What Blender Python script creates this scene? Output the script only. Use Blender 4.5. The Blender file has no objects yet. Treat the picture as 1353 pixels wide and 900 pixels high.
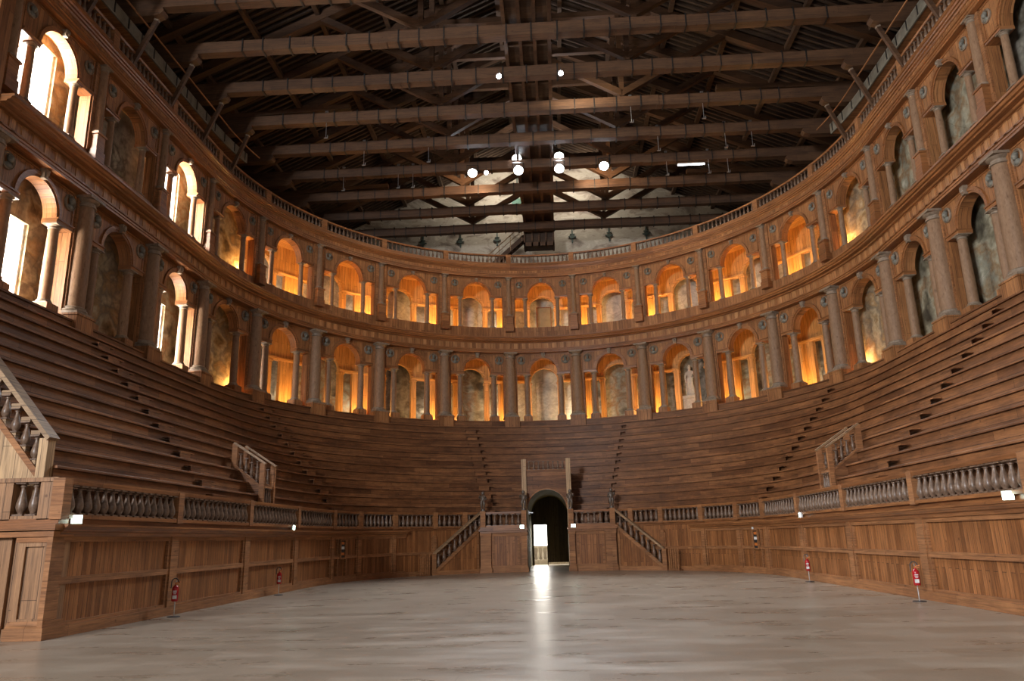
import bpy, bmesh, math, random
from mathutils import Vector, Matrix
random.seed(7)
sc = bpy.context.scene
COL = sc.collection
PI = math.pi

# ------------------------------------------------------------------ plan of the hall
# U-shaped cavea: s = arc length along the column line, d = outward offset, z = height
R, RB, BAY = 14.5, 15.508, 4.2102
LQ = PI / 2 * (R + RB) / 2

def base(s):
    a = abs(s)
    th = min(a / LQ * PI / 2, PI / 2)
    x = R * math.sin(th)
    y = RB * math.cos(th) - max(a - LQ, 0.0)
    nx, ny = math.sin(th) / R, math.cos(th) / RB
    n = math.hypot(nx, ny)
    sg = 1.0 if s >= 0 else -1.0
    return sg * x, y, sg * nx / n, ny / n

def P(s, d, z):
    x, y, nx, ny = base(s)
    return Vector((x + nx * d, y + ny * d, z))

def phi(s):
    _, _, nx, ny = base(s)
    return math.atan2(-nx, ny)

def s_at_x(x, d):
    lo, hi = 0.0, 20.0
    for _ in range(50):
        m = (lo + hi) / 2
        if P(m, d, 0).x < x: lo = m
        else: hi = m
    return lo

ORD = ['first', 'second', 'third', 'fourth', 'fifth', 'sixth', 'seventh', 'eighth', 'ninth', 'tenth',
       'eleventh', 'twelfth', 'thirteenth', 'fourteenth', 'fifteenth', 'sixteenth', 'seventeenth']

def side(v): return 'left' if v < 0 else 'right'

# ------------------------------------------------------------------ materials
def newmat(name):
    m = bpy.data.materials.new(name)
    m.use_nodes = True
    nt = m.node_tree
    b = nt.nodes['Principled BSDF']
    return m, nt, b

class NT:
    def __init__(s, nt): s.nt = nt
    def n(s, t, **kw):
        x = s.nt.nodes.new(t)
        for k, v in kw.items():
            if k == 'ins':
                for a, b in v.items(): x.inputs[a].default_value = b
            else: setattr(x, k, v)
        return x
    def l(s, a, b): s.nt.links.new(a, b)

def mix(N, kind, fac, a, b):
    x = N.n('ShaderNodeMix', data_type='RGBA', blend_type=kind)
    if isinstance(fac, (int, float)): x.inputs[0].default_value = fac
    else: N.l(fac, x.inputs[0])
    for i, v in ((6, a), (7, b)):
        if isinstance(v, tuple): x.inputs[i].default_value = v
        else: N.l(v, x.inputs[i])
    return x.outputs[2]

def ramp(N, src, stops):
    r = N.n('ShaderNodeValToRGB')
    e = r.color_ramp.elements
    while len(e) < len(stops): e.new(0.5)
    for i, (p, c) in enumerate(stops):
        e[i].position = p
        e[i].color = c if len(c) == 4 else (*c, 1)
    N.l(src, r.inputs[0])
    return r.outputs[0]

def wood(name, c1, c2, vertical=False, plank=0.21, length=3.1, rough=0.5, seam=0.006, stain=0.5, obj_coord=False, spec=0.4):
    """boards: c1/c2 the two ends of the board-to-board tone range"""
    m, nt, b = newmat(name)
    N = NT(nt)
    tc = N.n('ShaderNodeTexCoord')
    src = tc.outputs['Object'] if obj_coord else tc.outputs['UV']
    if vertical:
        sx = N.n('ShaderNodeSeparateXYZ'); N.l(src, sx.inputs[0])
        cx = N.n('ShaderNodeCombineXYZ')
        N.l(sx.outputs[1], cx.inputs[0]); N.l(sx.outputs[0], cx.inputs[1])
        if obj_coord: N.l(sx.outputs[2], cx.inputs[0])
        src = cx.outputs[0]
    oi = N.n('ShaderNodeObjectInfo')
    ad = N.n('ShaderNodeVectorMath', operation='ADD')
    N.l(src, ad.inputs[0])
    sc_ = N.n('ShaderNodeMath', operation='MULTIPLY', ins={1: 17.0})
    N.l(oi.outputs['Random'], sc_.inputs[0])
    cb = N.n('ShaderNodeCombineXYZ'); N.l(sc_.outputs[0], cb.inputs[0]); N.l(sc_.outputs[0], cb.inputs[2])
    N.l(cb.outputs[0], ad.inputs[1])
    v = ad.outputs[0]
    br = N.n('ShaderNodeTexBrick', offset=0.43, offset_frequency=2)
    br.inputs['Color1'].default_value = (*c1, 1); br.inputs['Color2'].default_value = (*c2, 1)
    br.inputs['Mortar'].default_value = (c2[0] * .22, c2[1] * .2, c2[2] * .2, 1)
    br.inputs['Scale'].default_value = 1.0
    br.inputs['Mortar Size'].default_value = seam
    br.inputs['Mortar Smooth'].default_value = 0.3
    br.inputs['Brick Width'].default_value = length
    br.inputs['Row Height'].default_value = plank
    N.l(v, br.inputs['Vector'])
    mp = N.n('ShaderNodeMapping', ins={'Scale': (1.1, 26.0, 8.0)}); N.l(v, mp.inputs[0])
    g = N.n('ShaderNodeTexNoise', ins={'Scale': 1.0, 'Detail': 5.0, 'Roughness': 0.65, 'Distortion': 0.5}); N.l(mp.outputs[0], g.inputs['Vector'])
    gr = ramp(N, g.outputs[0], [(0.3, (0.45, 0.42, 0.40)), (0.62, (1.12, 1.1, 1.06))])
    col = mix(N, 'MULTIPLY', 0.85, br.outputs[0], gr)
    mp2 = N.n('ShaderNodeMapping', ins={'Scale': (0.45, 1.3, 1.0)}); N.l(v, mp2.inputs[0])
    st = N.n('ShaderNodeTexNoise', ins={'Scale': 1.3, 'Detail': 9.0, 'Roughness': 0.78}); N.l(mp2.outputs[0], st.inputs['Vector'])
    stc = ramp(N, st.outputs[0], [(0.36, (0.40, 0.38, 0.40)), (0.64, (1.25, 1.2, 1.12))])
    col = mix(N, 'MULTIPLY', stain, col, stc)
    kn = N.n('ShaderNodeTexVoronoi', ins={'Scale': 2.6}); N.l(v, kn.inputs['Vector'])
    kc = ramp(N, kn.outputs['Distance'], [(0.05, (0.35, 0.3, 0.28)), (0.1, (1, 1, 1))])
    col = mix(N, 'MULTIPLY', 0.7, col, kc)
    N.l(col, b.inputs['Base Color'])
    b.inputs['Roughness'].default_value = rough
    b.inputs['Specular IOR Level'].default_value = spec
    bp = N.n('ShaderNodeBump', ins={'Strength': 0.35, 'Distance': 0.01})
    sm = N.n('ShaderNodeMath', operation='SUBTRACT'); N.l(g.outputs[0], sm.inputs[0]); N.l(br.outputs[1], sm.inputs[1])
    N.l(sm.outputs[0], bp.inputs['Height']); N.l(bp.outputs[0], b.inputs['Normal'])
    return m

def mottled(name, stops, scale=3.0, detail=8, rough=0.7, bump=0.15, stretch=(1, 1, 1), spec=0.3, rand=30.0):
    m, nt, b = newmat(name)
    N = NT(nt)
    tc = N.n('ShaderNodeTexCoord')
    oi = N.n('ShaderNodeObjectInfo')
    mu = N.n('ShaderNodeMath', operation='MULTIPLY', ins={1: rand}); N.l(oi.outputs['Random'], mu.inputs[0])
    ad = N.n('ShaderNodeVectorMath', operation='ADD'); N.l(tc.outputs['Object'], ad.inputs[0]); N.l(mu.outputs[0], ad.inputs[1])
    mp = N.n('ShaderNodeMapping', ins={'Scale': stretch}); N.l(ad.outputs[0], mp.inputs[0])
    no = N.n('ShaderNodeTexNoise', ins={'Scale': scale, 'Detail': float(detail), 'Roughness': 0.62, 'Distortion': 0.6}); N.l(mp.outputs[0], no.inputs['Vector'])
    N.l(ramp(N, no.outputs[0], stops), b.inputs['Base Color'])
    b.inputs['Roughness'].default_value = rough
    b.inputs['Specular IOR Level'].default_value = spec
    if bump:
        bp = N.n('ShaderNodeBump', ins={'Strength': bump, 'Distance': 0.02}); N.l(no.outputs[0], bp.inputs['Height']); N.l(bp.outputs[0], b.inputs['Normal'])
    return m

def plain(name, c, rough=0.5, metal=0.0, spec=0.5):
    m, nt, b = newmat(name)
    N = NT(nt)
    tc = N.n('ShaderNodeTexCoord')
    no = N.n('ShaderNodeTexNoise', ins={'Scale': 14.0, 'Detail': 4.0}); N.l(tc.outputs['Object'], no.inputs['Vector'])
    N.l(ramp(N, no.outputs[0], [(0.3, tuple(x * .8 for x in c)), (0.7, tuple(min(1, x * 1.15) for x in c))]), b.inputs['Base Color'])
    b.inputs['Roughness'].default_value = rough
    b.inputs['Metallic'].default_value = metal
    b.inputs['Specular IOR Level'].default_value = spec
    return m

def emit(name, c, strength):
    m, nt, b = newmat(name)
    b.inputs['Base Color'].default_value = (*c, 1)
    b.inputs['Emission Color'].default_value = (*c, 1)
    b.inputs['Emission Strength'].default_value = strength
    return m

def fresco(name, palette, scale, contrast=0.2, seedy=40.0):
    """old wall painting: large soft patches of several colours over stained plaster with losses"""
    m, nt, b = newmat(name)
    N = NT(nt)
    tc = N.n('ShaderNodeTexCoord')
    oi = N.n('ShaderNodeObjectInfo')
    mu = N.n('ShaderNodeMath', operation='MULTIPLY', ins={1: seedy}); N.l(oi.outputs['Random'], mu.inputs[0])
    ad = N.n('ShaderNodeVectorMath', operation='ADD'); N.l(tc.outputs['UV'], ad.inputs[0]); N.l(mu.outputs[0], ad.inputs[1])
    a = N.n('ShaderNodeTexNoise', ins={'Scale': scale, 'Detail': 3.0, 'Roughness': 0.5, 'Distortion': 0.2}); N.l(ad.outputs[0], a.inputs['Vector'])
    n = len(palette)
    c = ramp(N, a.outputs[0], [(0.5 + (i / (n - 1) - 0.5) * 2 * contrast, p) for i, p in enumerate(palette)])
    f2 = N.n('ShaderNodeTexNoise', ins={'Scale': 6.0, 'Detail': 9.0, 'Roughness': 0.7}); N.l(ad.outputs[0], f2.inputs['Vector'])
    c = mix(N, 'MULTIPLY', 0.7, c, ramp(N, f2.outputs[0], [(0.3, (0.55, 0.53, 0.5)), (0.65, (1.15, 1.12, 1.08))]))
    vo = N.n('ShaderNodeTexVoronoi', feature='DISTANCE_TO_EDGE', ins={'Scale': 1.1}); N.l(ad.outputs[0], vo.inputs['Vector'])
    c = mix(N, 'MULTIPLY', 0.35, c, ramp(N, vo.outputs[0], [(0.0, (0.4, 0.38, 0.36)), (0.03, (1, 1, 1))]))
    N.l(c, b.inputs['Base Color'])
    b.inputs['Roughness'].default_value = 0.85
    b.inputs['Specular IOR Level'].default_value = 0.15
    return m

M = {}
M['tier'] = wood('tier_boards', (0.315, 0.142, 0.060), (0.165, 0.068, 0.028), plank=0.215, length=3.4, rough=0.5, stain=0.75, spec=0.3)
M['panel'] = wood('panel_boards', (0.41, 0.175, 0.064), (0.23, 0.090, 0.030), vertical=True, plank=0.15, length=2.6, rough=0.48, spec=0.3)
M['frame'] = wood('framing_boards', (0.40, 0.188, 0.080), (0.29, 0.128, 0.052), plank=0.35, length=2.6, rough=0.6, seam=0.003, spec=0.3)
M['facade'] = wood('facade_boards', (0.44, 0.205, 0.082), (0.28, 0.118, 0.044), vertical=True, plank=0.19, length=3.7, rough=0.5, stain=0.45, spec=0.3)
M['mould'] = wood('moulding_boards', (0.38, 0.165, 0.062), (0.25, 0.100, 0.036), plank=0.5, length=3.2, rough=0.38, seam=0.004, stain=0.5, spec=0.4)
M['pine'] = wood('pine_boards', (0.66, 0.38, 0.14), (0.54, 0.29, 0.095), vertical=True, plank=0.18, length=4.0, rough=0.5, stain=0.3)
M['block'] = wood('frieze_block_boards', (0.52, 0.265, 0.115), (0.40, 0.19, 0.076), vertical=True, plank=0.4, length=3.7, rough=0.5, stain=0.5, spec=0.3)
M['end'] = wood('end_pier_boards', (0.38, 0.205, 0.10), (0.28, 0.145, 0.068), vertical=True, plank=0.3, length=3.0, rough=0.5, stain=0.4)
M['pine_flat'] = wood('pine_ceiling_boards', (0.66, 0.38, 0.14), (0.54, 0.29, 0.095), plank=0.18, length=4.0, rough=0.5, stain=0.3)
M['pale'] = wood('pale_pine_boards', (0.38, 0.25, 0.14), (0.29, 0.18, 0.098), plank=0.3, length=3.0, rough=0.5, stain=0.3)
M['palev'] = wood('pale_pine_uprights', (0.56, 0.37, 0.20), (0.46, 0.29, 0.15), vertical=True, plank=0.3, length=3.0, rough=0.5, stain=0.3)
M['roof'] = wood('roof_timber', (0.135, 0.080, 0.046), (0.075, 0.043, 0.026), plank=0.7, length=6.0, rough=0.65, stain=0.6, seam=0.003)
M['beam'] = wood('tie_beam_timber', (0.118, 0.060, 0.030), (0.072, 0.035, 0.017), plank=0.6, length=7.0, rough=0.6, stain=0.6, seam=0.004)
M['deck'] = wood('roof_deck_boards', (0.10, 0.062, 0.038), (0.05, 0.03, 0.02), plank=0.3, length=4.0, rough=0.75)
M['marble'] = mottled('painted_marble_column', [(0.30, (0.13, 0.068, 0.036)), (0.40, (0.225, 0.130, 0.073)), (0.62, (0.275, 0.165, 0.096)), (0.78, (0.33, 0.215, 0.135))], scale=16.0, rough=0.52, bump=0.08, stretch=(1, 1, 0.35), spec=0.25)
M['turned'] = mottled('turned_baluster_wood', [(0.3, (0.08, 0.047, 0.030)), (0.5, (0.155, 0.094, 0.060)), (0.7, (0.225, 0.148, 0.102))], scale=12.0, rough=0.36, bump=0.08, spec=0.5)
M['stone'] = mottled('grey_painted_moulding', [(0.3, (0.16, 0.115, 0.078)), (0.7, (0.30, 0.225, 0.16))], scale=8.0, rough=0.5, bump=0.1)
M['bust'] = mottled('grey_green_relief', [(0.3, (0.09, 0.085, 0.07)), (0.7, (0.25, 0.235, 0.19))], scale=9.0, rough=0.5)
M['bronze'] = mottled('dark_statuette', [(0.3, (0.06, 0.042, 0.03)), (0.7, (0.17, 0.12, 0.085))], scale=16.0, rough=0.35, spec=0.6)
M['white_stone'] = mottled('pale_plaster_figure', [(0.3, (0.40, 0.37, 0.31)), (0.7, (0.62, 0.58, 0.50))], scale=6.0, rough=0.7)
M['gable'] = mottled('bare_gable_plaster', [(0.32, (0.14, 0.11, 0.085)), (0.44, (0.30, 0.25, 0.20)), (0.5, (0.44, 0.385, 0.31)), (0.56, (0.40, 0.35, 0.28)), (0.68, (0.62, 0.56, 0.46))], scale=0.7, detail=12, rough=0.9, bump=0.2, stretch=(1, 1, 1.7), rand=0)
M['plaster'] = mottled('grey_hall_plaster', [(0.3, (0.25, 0.22, 0.18)), (0.7, (0.42, 0.38, 0.32))], scale=0.8, rough=0.9, bump=0.1, rand=0)
M['white_plaster'] = mottled('pale_reveal_plaster', [(0.3, (0.62, 0.57, 0.48)), (0.7, (0.78, 0.74, 0.66))], scale=1.5, rough=0.9, bump=0.05)
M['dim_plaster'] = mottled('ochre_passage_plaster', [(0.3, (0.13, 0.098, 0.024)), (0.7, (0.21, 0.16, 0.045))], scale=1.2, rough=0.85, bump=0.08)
M['fresco_grey'] = fresco('grey_green_fresco', [(0.07, 0.06, 0.045), (0.20, 0.18, 0.125), (0.36, 0.34, 0.255), (0.27, 0.18, 0.10), (0.30, 0.30, 0.235), (0.50, 0.48, 0.40)], 0.9, 0.2)
M['fresco_ochre'] = fresco('ochre_fresco', [(0.10, 0.065, 0.035), (0.30, 0.21, 0.11), (0.44, 0.37, 0.25), (0.22, 0.18, 0.13), (0.36, 0.24, 0.12), (0.50, 0.43, 0.30)], 1.0, 0.2)
M['fresco_dark'] = fresco('dark_fresco', [(0.05, 0.048, 0.042), (0.14, 0.13, 0.105), (0.25, 0.235, 0.20), (0.10, 0.085, 0.06), (0.40, 0.38, 0.31)], 0.9, 0.2)
M['fresco_sky'] = fresco('cloudy_sky_fresco', [(0.30, 0.29, 0.24), (0.44, 0.42, 0.35), (0.55, 0.53, 0.43), (0.66, 0.62, 0.47)], 0.6, 0.14)
M['band'] = fresco('banded_fresco', [(0.36, 0.34, 0.29), (0.50, 0.47, 0.40), (0.60, 0.57, 0.49)], 1.6, 0.15)
M['iron'] = plain('dark_iron', (0.045, 0.04, 0.036), 0.5, 0.7)
M['steel'] = plain('bright_steel', (0.55, 0.55, 0.55), 0.35, 0.9)
M['anchor'] = plain('green_painted_iron', (0.065, 0.085, 0.07), 0.6, 0.3)
M['red'] = plain('red_enamel', (0.42, 0.012, 0.018), 0.25)
M['black'] = plain('black_rubber', (0.02, 0.02, 0.022), 0.5)
M['white'] = plain('white_plastic', (0.75, 0.75, 0.73), 0.4)
M['blue'] = plain('blue_plastic', (0.02, 0.10, 0.35), 0.4)
M['orange'] = plain('orange_plastic', (0.55, 0.16, 0.03), 0.4)
M['door'] = wood('dark_door_boards', (0.15, 0.115, 0.06), (0.10, 0.075, 0.038), vertical=True, plank=0.3, length=4, rough=0.55)
M['balu_white'] = plain('white_stone_baluster', (0.75, 0.72, 0.66), 0.7)
M['sign'] = emit('lit_sign_face', (0.72, 1.0, 0.88), 9.0)
M['lamp'] = emit('floodlight_lens', (0.82, 0.90, 1.0), 120.0)
M['lamp_small'] = emit('small_lamp_lens', (0.85, 0.92, 1.0), 60.0)
M['pane'] = emit('daylit_window_pane', (1.0, 0.97, 0.92), 5.0)
M['day'] = emit('daylight_outside', (1.0, 0.96, 0.86), 4.5)
M['tube'] = emit('lit_tube', (0.9, 0.95, 1.0), 8.0)

def floor_mat():
    m, nt, b = newmat('polished_pale_floor')
    N = NT(nt)
    tc = N.n('ShaderNodeTexCoord')
    br = N.n('ShaderNodeTexBrick', offset=0.5)
    br.inputs['Color1'].default_value = (0.365, 0.302, 0.238, 1); br.inputs['Color2'].default_value = (0.285, 0.228, 0.173, 1)
    br.inputs['Mortar'].default_value = (0.30, 0.245, 0.19, 1)
    br.inputs['Scale'].default_value = 1.0; br.inputs['Mortar Size'].default_value = 0.008
    br.inputs['Brick Width'].default_value = 1.6; br.inputs['Row Height'].default_value = 0.8
    N.l(tc.outputs['Object'], br.inputs['Vector'])
    n1 = N.n('ShaderNodeTexNoise', ins={'Scale': 0.35, 'Detail': 8.0, 'Roughness': 0.65}); N.l(tc.outputs['Object'], n1.inputs['Vector'])
    c = mix(N, 'MULTIPLY', 0.8, br.outputs[0], ramp(N, n1.outputs[0], [(0.25, (0.80, 0.78, 0.75)), (0.75, (1.1, 1.1, 1.1))]))
    mp = N.n('ShaderNodeMapping', ins={'Scale': (0.55, 1.7, 1.0)}); N.l(tc.outputs['Object'], mp.inputs[0])
    n3 = N.n('ShaderNodeTexNoise', ins={'Scale': 1.0, 'Detail': 7.0, 'Roughness': 0.6}); N.l(mp.outputs[0], n3.inputs['Vector'])
    c = mix(N, 'MULTIPLY', 0.9, c, ramp(N, n3.outputs[0], [(0.25, (0.83, 0.79, 0.75)), (0.52, (0.97, 0.96, 0.95)), (0.75, (1.22, 1.24, 1.26))]))
    n2 = N.n('ShaderNodeTexNoise', ins={'Scale': 40.0, 'Detail': 4.0}); N.l(tc.outputs['Object'], n2.inputs['Vector'])
    c = mix(N, 'MULTIPLY', 0.35, c, ramp(N, n2.outputs[0], [(0.35, (0.7, 0.69, 0.66)), (0.6, (1.08, 1.08, 1.08))]))
    N.l(c, b.inputs['Base Color'])
    mr = N.n('ShaderNodeMapRange', ins={1: 0.3, 2: 0.7, 3: 0.24, 4: 0.38}); N.l(n3.outputs[0], mr.inputs[0])
    N.l(mr.outputs[0], b.inputs['Roughness'])
    b.inputs['Specular IOR Level'].default_value = 0.45
    bp = N.n('ShaderNodeBump', ins={'Strength': 0.06, 'Distance': 0.01}); N.l(n2.outputs[0], bp.inputs['Height']); N.l(bp.outputs[0], b.inputs['Normal'])
    return m
M['floor'] = floor_mat()

# ------------------------------------------------------------------ mesh builder
class MB:
    def __init__(s): s.v = []; s.f = []
    def add(s, vs, fs):
        o = len(s.v); s.v += [tuple(v) for v in vs]; s.f += [tuple(i + o for i in f) for f in fs]; return s
    def sweep(s, poly, s0, s1, step=0.55):
        """closed (d,z) outline swept along s"""
        n = max(1, int(math.ceil(abs(s1 - s0) / step))); k = len(poly)
        vs = []; fs = []
        for i in range(n + 1):
            t = s0 + (s1 - s0) * i / n
            vs += [(t, d, z) for d, z in poly]
        for i in range(n):
            for j in range(k):
                a = i * k + j; b_ = i * k + (j + 1) % k
                fs.append((a, b_, b_ + k, a + k))
        fs.append(tuple(range(k))); fs.append(tuple(n * k + j for j in reversed(range(k))))
        return s.add(vs, fs)
    def box(s, a, b, c, d, e, f, step=0.55):
        return s.sweep([(c, e), (d, e), (d, f), (c, f)], a, b, step)
    def bx(s, cx, cy, cz, sx, sy, sz):
        return s.box(cx - sx / 2, cx + sx / 2, cy - sy / 2, cy + sy / 2, cz - sz / 2, cz + sz / 2, 1e9)
    def bar(s, p, q, w, h=None, up=(0, 0, 1)):
        """rectangular timber from p to q"""
        h = h or w
        p = Vector(p); q = Vector(q); t = (q - p).normalized(); u = Vector(up)
        if abs(t.dot(u)) > 0.98: u = Vector((0, 1, 0))
        a = t.cross(u).normalized(); b_ = a.cross(t).normalized()
        vs = []
        for o in (p, q):
            for i, j in ((-1, -1), (1, -1), (1, 1), (-1, 1)): vs.append(o + a * (w / 2 * i) + b_ * (h / 2 * j))
        return s.add(vs, [(0, 1, 2, 3), (7, 6, 5, 4), (0, 4, 5, 1), (1, 5, 6, 2), (2, 6, 7, 3), (3, 7, 4, 0)])
    def lathe(s, prof, n=16, cx=0, cy=0, cz=0, axis='z', sy=1.0):
        k = len(prof); vs = []; fs = []
        for i in range(n):
            a = 2 * PI * i / n
            for r, z in prof:
                if axis == 'z': vs.append((cx + r * math.cos(a), cy + sy * r * math.sin(a), cz + z))
                else: vs.append((cx + r * math.cos(a), cy + z, cz + r * math.sin(a)))
        for i in range(n):
            for j in range(k - 1):
                a = i * k + j; b_ = ((i + 1) % n) * k + j
                fs.append((a, b_, b_ + 1, a + 1))
        if prof[0][0] > 1e-6: fs.append(tuple(i * k for i in reversed(range(n))))
        if prof[-1][0] > 1e-6: fs.append(tuple(i * k + k - 1 for i in range(n)))
        return s.add(vs, fs)
    def ball(s, cx, cy, cz, rx, ry, rz, n=12, m=8):
        prof = [(math.sin(PI * j / m), -math.cos(PI * j / m)) for j in range(m + 1)]
        vs = []; fs = []
        for i in range(n):
            a = 2 * PI * i / n
            for r, z in prof: vs.append((cx + rx * r * math.cos(a), cy + ry * r * math.sin(a), cz + rz * z))
        k = m + 1
        for i in range(n):
            for j in range(m):
                a = i * k + j; b_ = ((i + 1) % n) * k + j
                fs.append((a, b_, b_ + 1, a + 1))
        return s.add(vs, fs)
    def arch_wall(s, a, b, c, r, spring, ztop, d0, d1, zbot=None, n=18):
        """wall slab a..b above an arch (centre c, radius r); below spring level nothing unless zbot"""
        cols = [(c - r * math.cos(PI * i / n), spring + r * math.sin(PI * i / n)) for i in range(n + 1)]
        zb = spring if zbot is None else zbot
        def slab(pts):
            vs = []; k = len(pts)
            for d in (d0, d1): vs += [(x, d, z) for x, z in pts]
            fs = [tuple(range(k)), tuple(k + i for i in reversed(range(k)))] + [(i, (i + 1) % k, (i + 1) % k + k, i + k) for i in range(k)]
            s.add(vs, fs)
        for (x0, z0), (x1, z1) in zip(cols, cols[1:]):
            slab([(x0, z0), (x1, z1), (x1, ztop), (x0, ztop)])
        for x0, x1 in ((a, c - r), (c + r, b)):
            m = max(1, int(math.ceil((x1 - x0) / 0.5)))
            for i in range(m):
                u, w = x0 + (x1 - x0) * i / m, x0 + (x1 - x0) * (i + 1) / m
                slab([(u, zb), (w, zb), (w, ztop), (u, ztop)])
        return s
    def ring(s, c, spring, r0, r1, d0, d1, n=18, a0=0.0, a1=PI):
        vs = []; fs = []
        for i in range(n + 1):
            a = a0 + (a1 - a0) * i / n
            for r in (r0, r1):
                for d in (d0, d1): vs.append((c + r * math.cos(a), d, spring + r * math.sin(a)))
        for i in range(n):
            o = i * 4
            for p, q in ((0, 1), (1, 3), (3, 2), (2, 0)): fs.append((o + p, o + q, o + 4 + q, o + 4 + p))
        fs += [(0, 1, 3, 2), (n * 4, n * 4 + 2, n * 4 + 3, n * 4 + 1)]
        return s.add(vs, fs)
    def mesh(s, name, mat, bent=False, org=Vector((0, 0, 0)), smooth=False):
        me = bpy.data.meshes.new(name)
        pos = [P(*v) - org for v in s.v] if bent else [Vector(v) - org for v in s.v]
        me.from_pydata([tuple(p) for p in pos], [], s.f)
        uv = me.uv_layers.new(name='UVMap').data
        li = 0
        for f in s.f:
            p = [Vector(s.v[i]) for i in f]
            nrm = Vector((0, 0, 0))
            for i in range(len(p)):
                a, b_ = p[i], p[(i + 1) % len(p)]
                nrm += Vector(((a.y - b_.y) * (a.z + b_.z), (a.z - b_.z) * (a.x + b_.x), (a.x - b_.x) * (a.y + b_.y)))
            ax = max(range(3), key=lambda i: abs(nrm[i]) * (1.001 if i == 1 else 1))
            for q in p:
                uv[li].uv = (q.y, q.z) if ax == 0 else ((q.x, q.z) if ax == 1 else (q.x, q.y))
                li += 1
        bm = bmesh.new(); bm.from_mesh(me)
        bmesh.ops.recalc_face_normals(bm, faces=bm.faces)
        bm.to_mesh(me); bm.free()
        if smooth:
            me.polygons.foreach_set('use_smooth', [True] * len(me.polygons))
            me.set_sharp_from_angle(angle=math.radians(40))
        me.materials.append(mat)
        return me
    def build(s, name, mat, parent=None, bent=False, org=None, smooth=False):
        o0 = WORLD.get(parent.name, Vector((0, 0, 0))) if parent is not None else (org or Vector((0, 0, 0)))
        if not bent: o0 = org or Vector((0, 0, 0))
        me = s.mesh(name, mat, bent, o0, smooth)
        o = link(name, me, parent)
        if parent is None: o.location = o0
        return o

WORLD = {}

def link(name, data, parent=None, loc=None, rz=0.0):
    o = bpy.data.objects.new(name, data)
    COL.objects.link(o)
    if parent is not None: o.parent = parent
    if loc is not None: o.location = loc
    if rz: o.rotation_euler = (0, 0, rz)
    return o

def tag(o, label, cat, group=None, kind=None):
    o['label'] = label; o['category'] = cat
    if group: o['group'] = group
    if kind: o['kind'] = kind
    return o

def thing(name, label, cat, loc=(0, 0, 0), rz=0.0, group=None, kind=None):
    o = link(name, None, None, Vector(loc), rz)
    o.empty_display_size = 0.3
    WORLD[o.name] = Vector(loc)
    return tag(o, label, cat, group, kind)

def rel(parent, s, d, z):
    return P(s, d, z) - WORLD[parent.name]

# ------------------------------------------------------------------ shared meshes
def ring_prof(pts): return pts

def column_meshes(r0, r1, h, cap, bas, mat, n=20):
    """shaft with entasis, capital (neck, echinus, abacus), moulded base; z=0 at base bottom"""
    sh = MB().lathe([(r0, bas), (r0 * 1.0, bas + (h - cap - bas) * .33), (r0 * .95, bas + (h - cap - bas) * .66), (r1, h - cap)], n).mesh('shaft', mat, smooth=True)
    c = MB().lathe([(r1 * 1.02, h - cap), (r1 * 1.18, h - cap + .02), (r1 * 1.18, h - cap * .82), (r1 * 1.0, h - cap * .78), (r1 * 1.02, h - cap * .52), (r1 * 1.22, h - cap * .46), (r1 * 1.45, h - cap * .26)], n)
    w = r1 * 1.52
    c.box(-w, w, -w, w, h - cap * .26, h, 1e9)
    cp = c.mesh('capital', M['stone'], smooth=True)
    b = MB()
    w = r0 * 1.36
    b.box(-w, w, -w, w, 0, bas * .3, 1e9)
    b.lathe([(r0 * 1.3, bas * .3), (r0 * 1.36, bas * .45), (r0 * 1.3, bas * .62), (r0 * 1.14, bas * .68), (r0 * 1.16, bas * .9), (r0 * 1.02, bas)], n)
    bs = b.mesh('base', M['stone'], smooth=True)
    return sh, cp, bs

BALUSTER = [(.17, .0), (.17, .05), (.10, .07), (.11, .11), (.155, .17), (.185, .27), (.175, .38), (.135, .52), (.095, .66), (.07, .78), (.075, .85), (.11, .87), (.11, .90), (.07, .92), (.12, .95), (.15, .97), (.15, 1.0)]

def baluster_mesh(h, k=0.62, n=10, mat=None):
    m = MB().lathe([(r * h * k, z * h) for r, z in BALUSTER], n)
    w = .19 * h * k
    m.box(-w, w, -w, w, -.002, .05 * h, 1e9); m.box(-w, w, -w, w, .955 * h, h, 1e9)
    return m.mesh('baluster', mat or M['turned'], smooth=True)

# ------------------------------------------------------------------ the setting
def structure(o, label, cat): return tag(o, label, cat, kind='structure')

YB, YG, XW = -46.0, 19.0, 17.0
ZE, ZR = 21.3, 29.2                          # eaves, ridge
fl = MB().box(-XW, XW, YB, YG + 4, -0.2, 0, 1e9).build('floor', M['floor'])
structure(fl, 'pale polished slab floor of the arena', 'floor')

def gable(y, name, label, door=False):
    m = MB()
    def slab(pts):
        k = len(pts); vs = [(x, y, z) for x, z in pts] + [(x, y + .4, z) for x, z in pts]
        m.add(vs, [tuple(range(k)), tuple(k + i for i in reversed(range(k)))] + [(i, (i + 1) % k, (i + 1) % k + k, i + k) for i in range(k)])
    if door:
        for a, b in ((-XW, -1.3), (1.3, XW)): slab([(a, 0), (b, 0), (b, 3), (a, 3)])
        slab([(-XW, 3), (XW, 3), (XW, ZE), (0, ZR), (-XW, ZE)])
    else: slab([(-XW, 0), (XW, 0), (XW, ZE), (0, ZR), (-XW, ZE)])
    o = m.build(name, M['gable'])
    structure(o, label, 'wall')
gable(YG, 'wall_back', 'bare patchy plaster gable wall behind the far roof trusses', True)
for sx, nm in ((-1, 'left'), (1, 'right')):
    o = MB().box(sx * XW - .2 + sx * .2, sx * XW + .2 + sx * .2, YB, YG, 0, ZE, 1e9).build('wall_' + nm, M['plaster'])
    structure(o, 'tall plaster side wall of the hall on the %s behind the arcades' % nm, 'wall')

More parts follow.
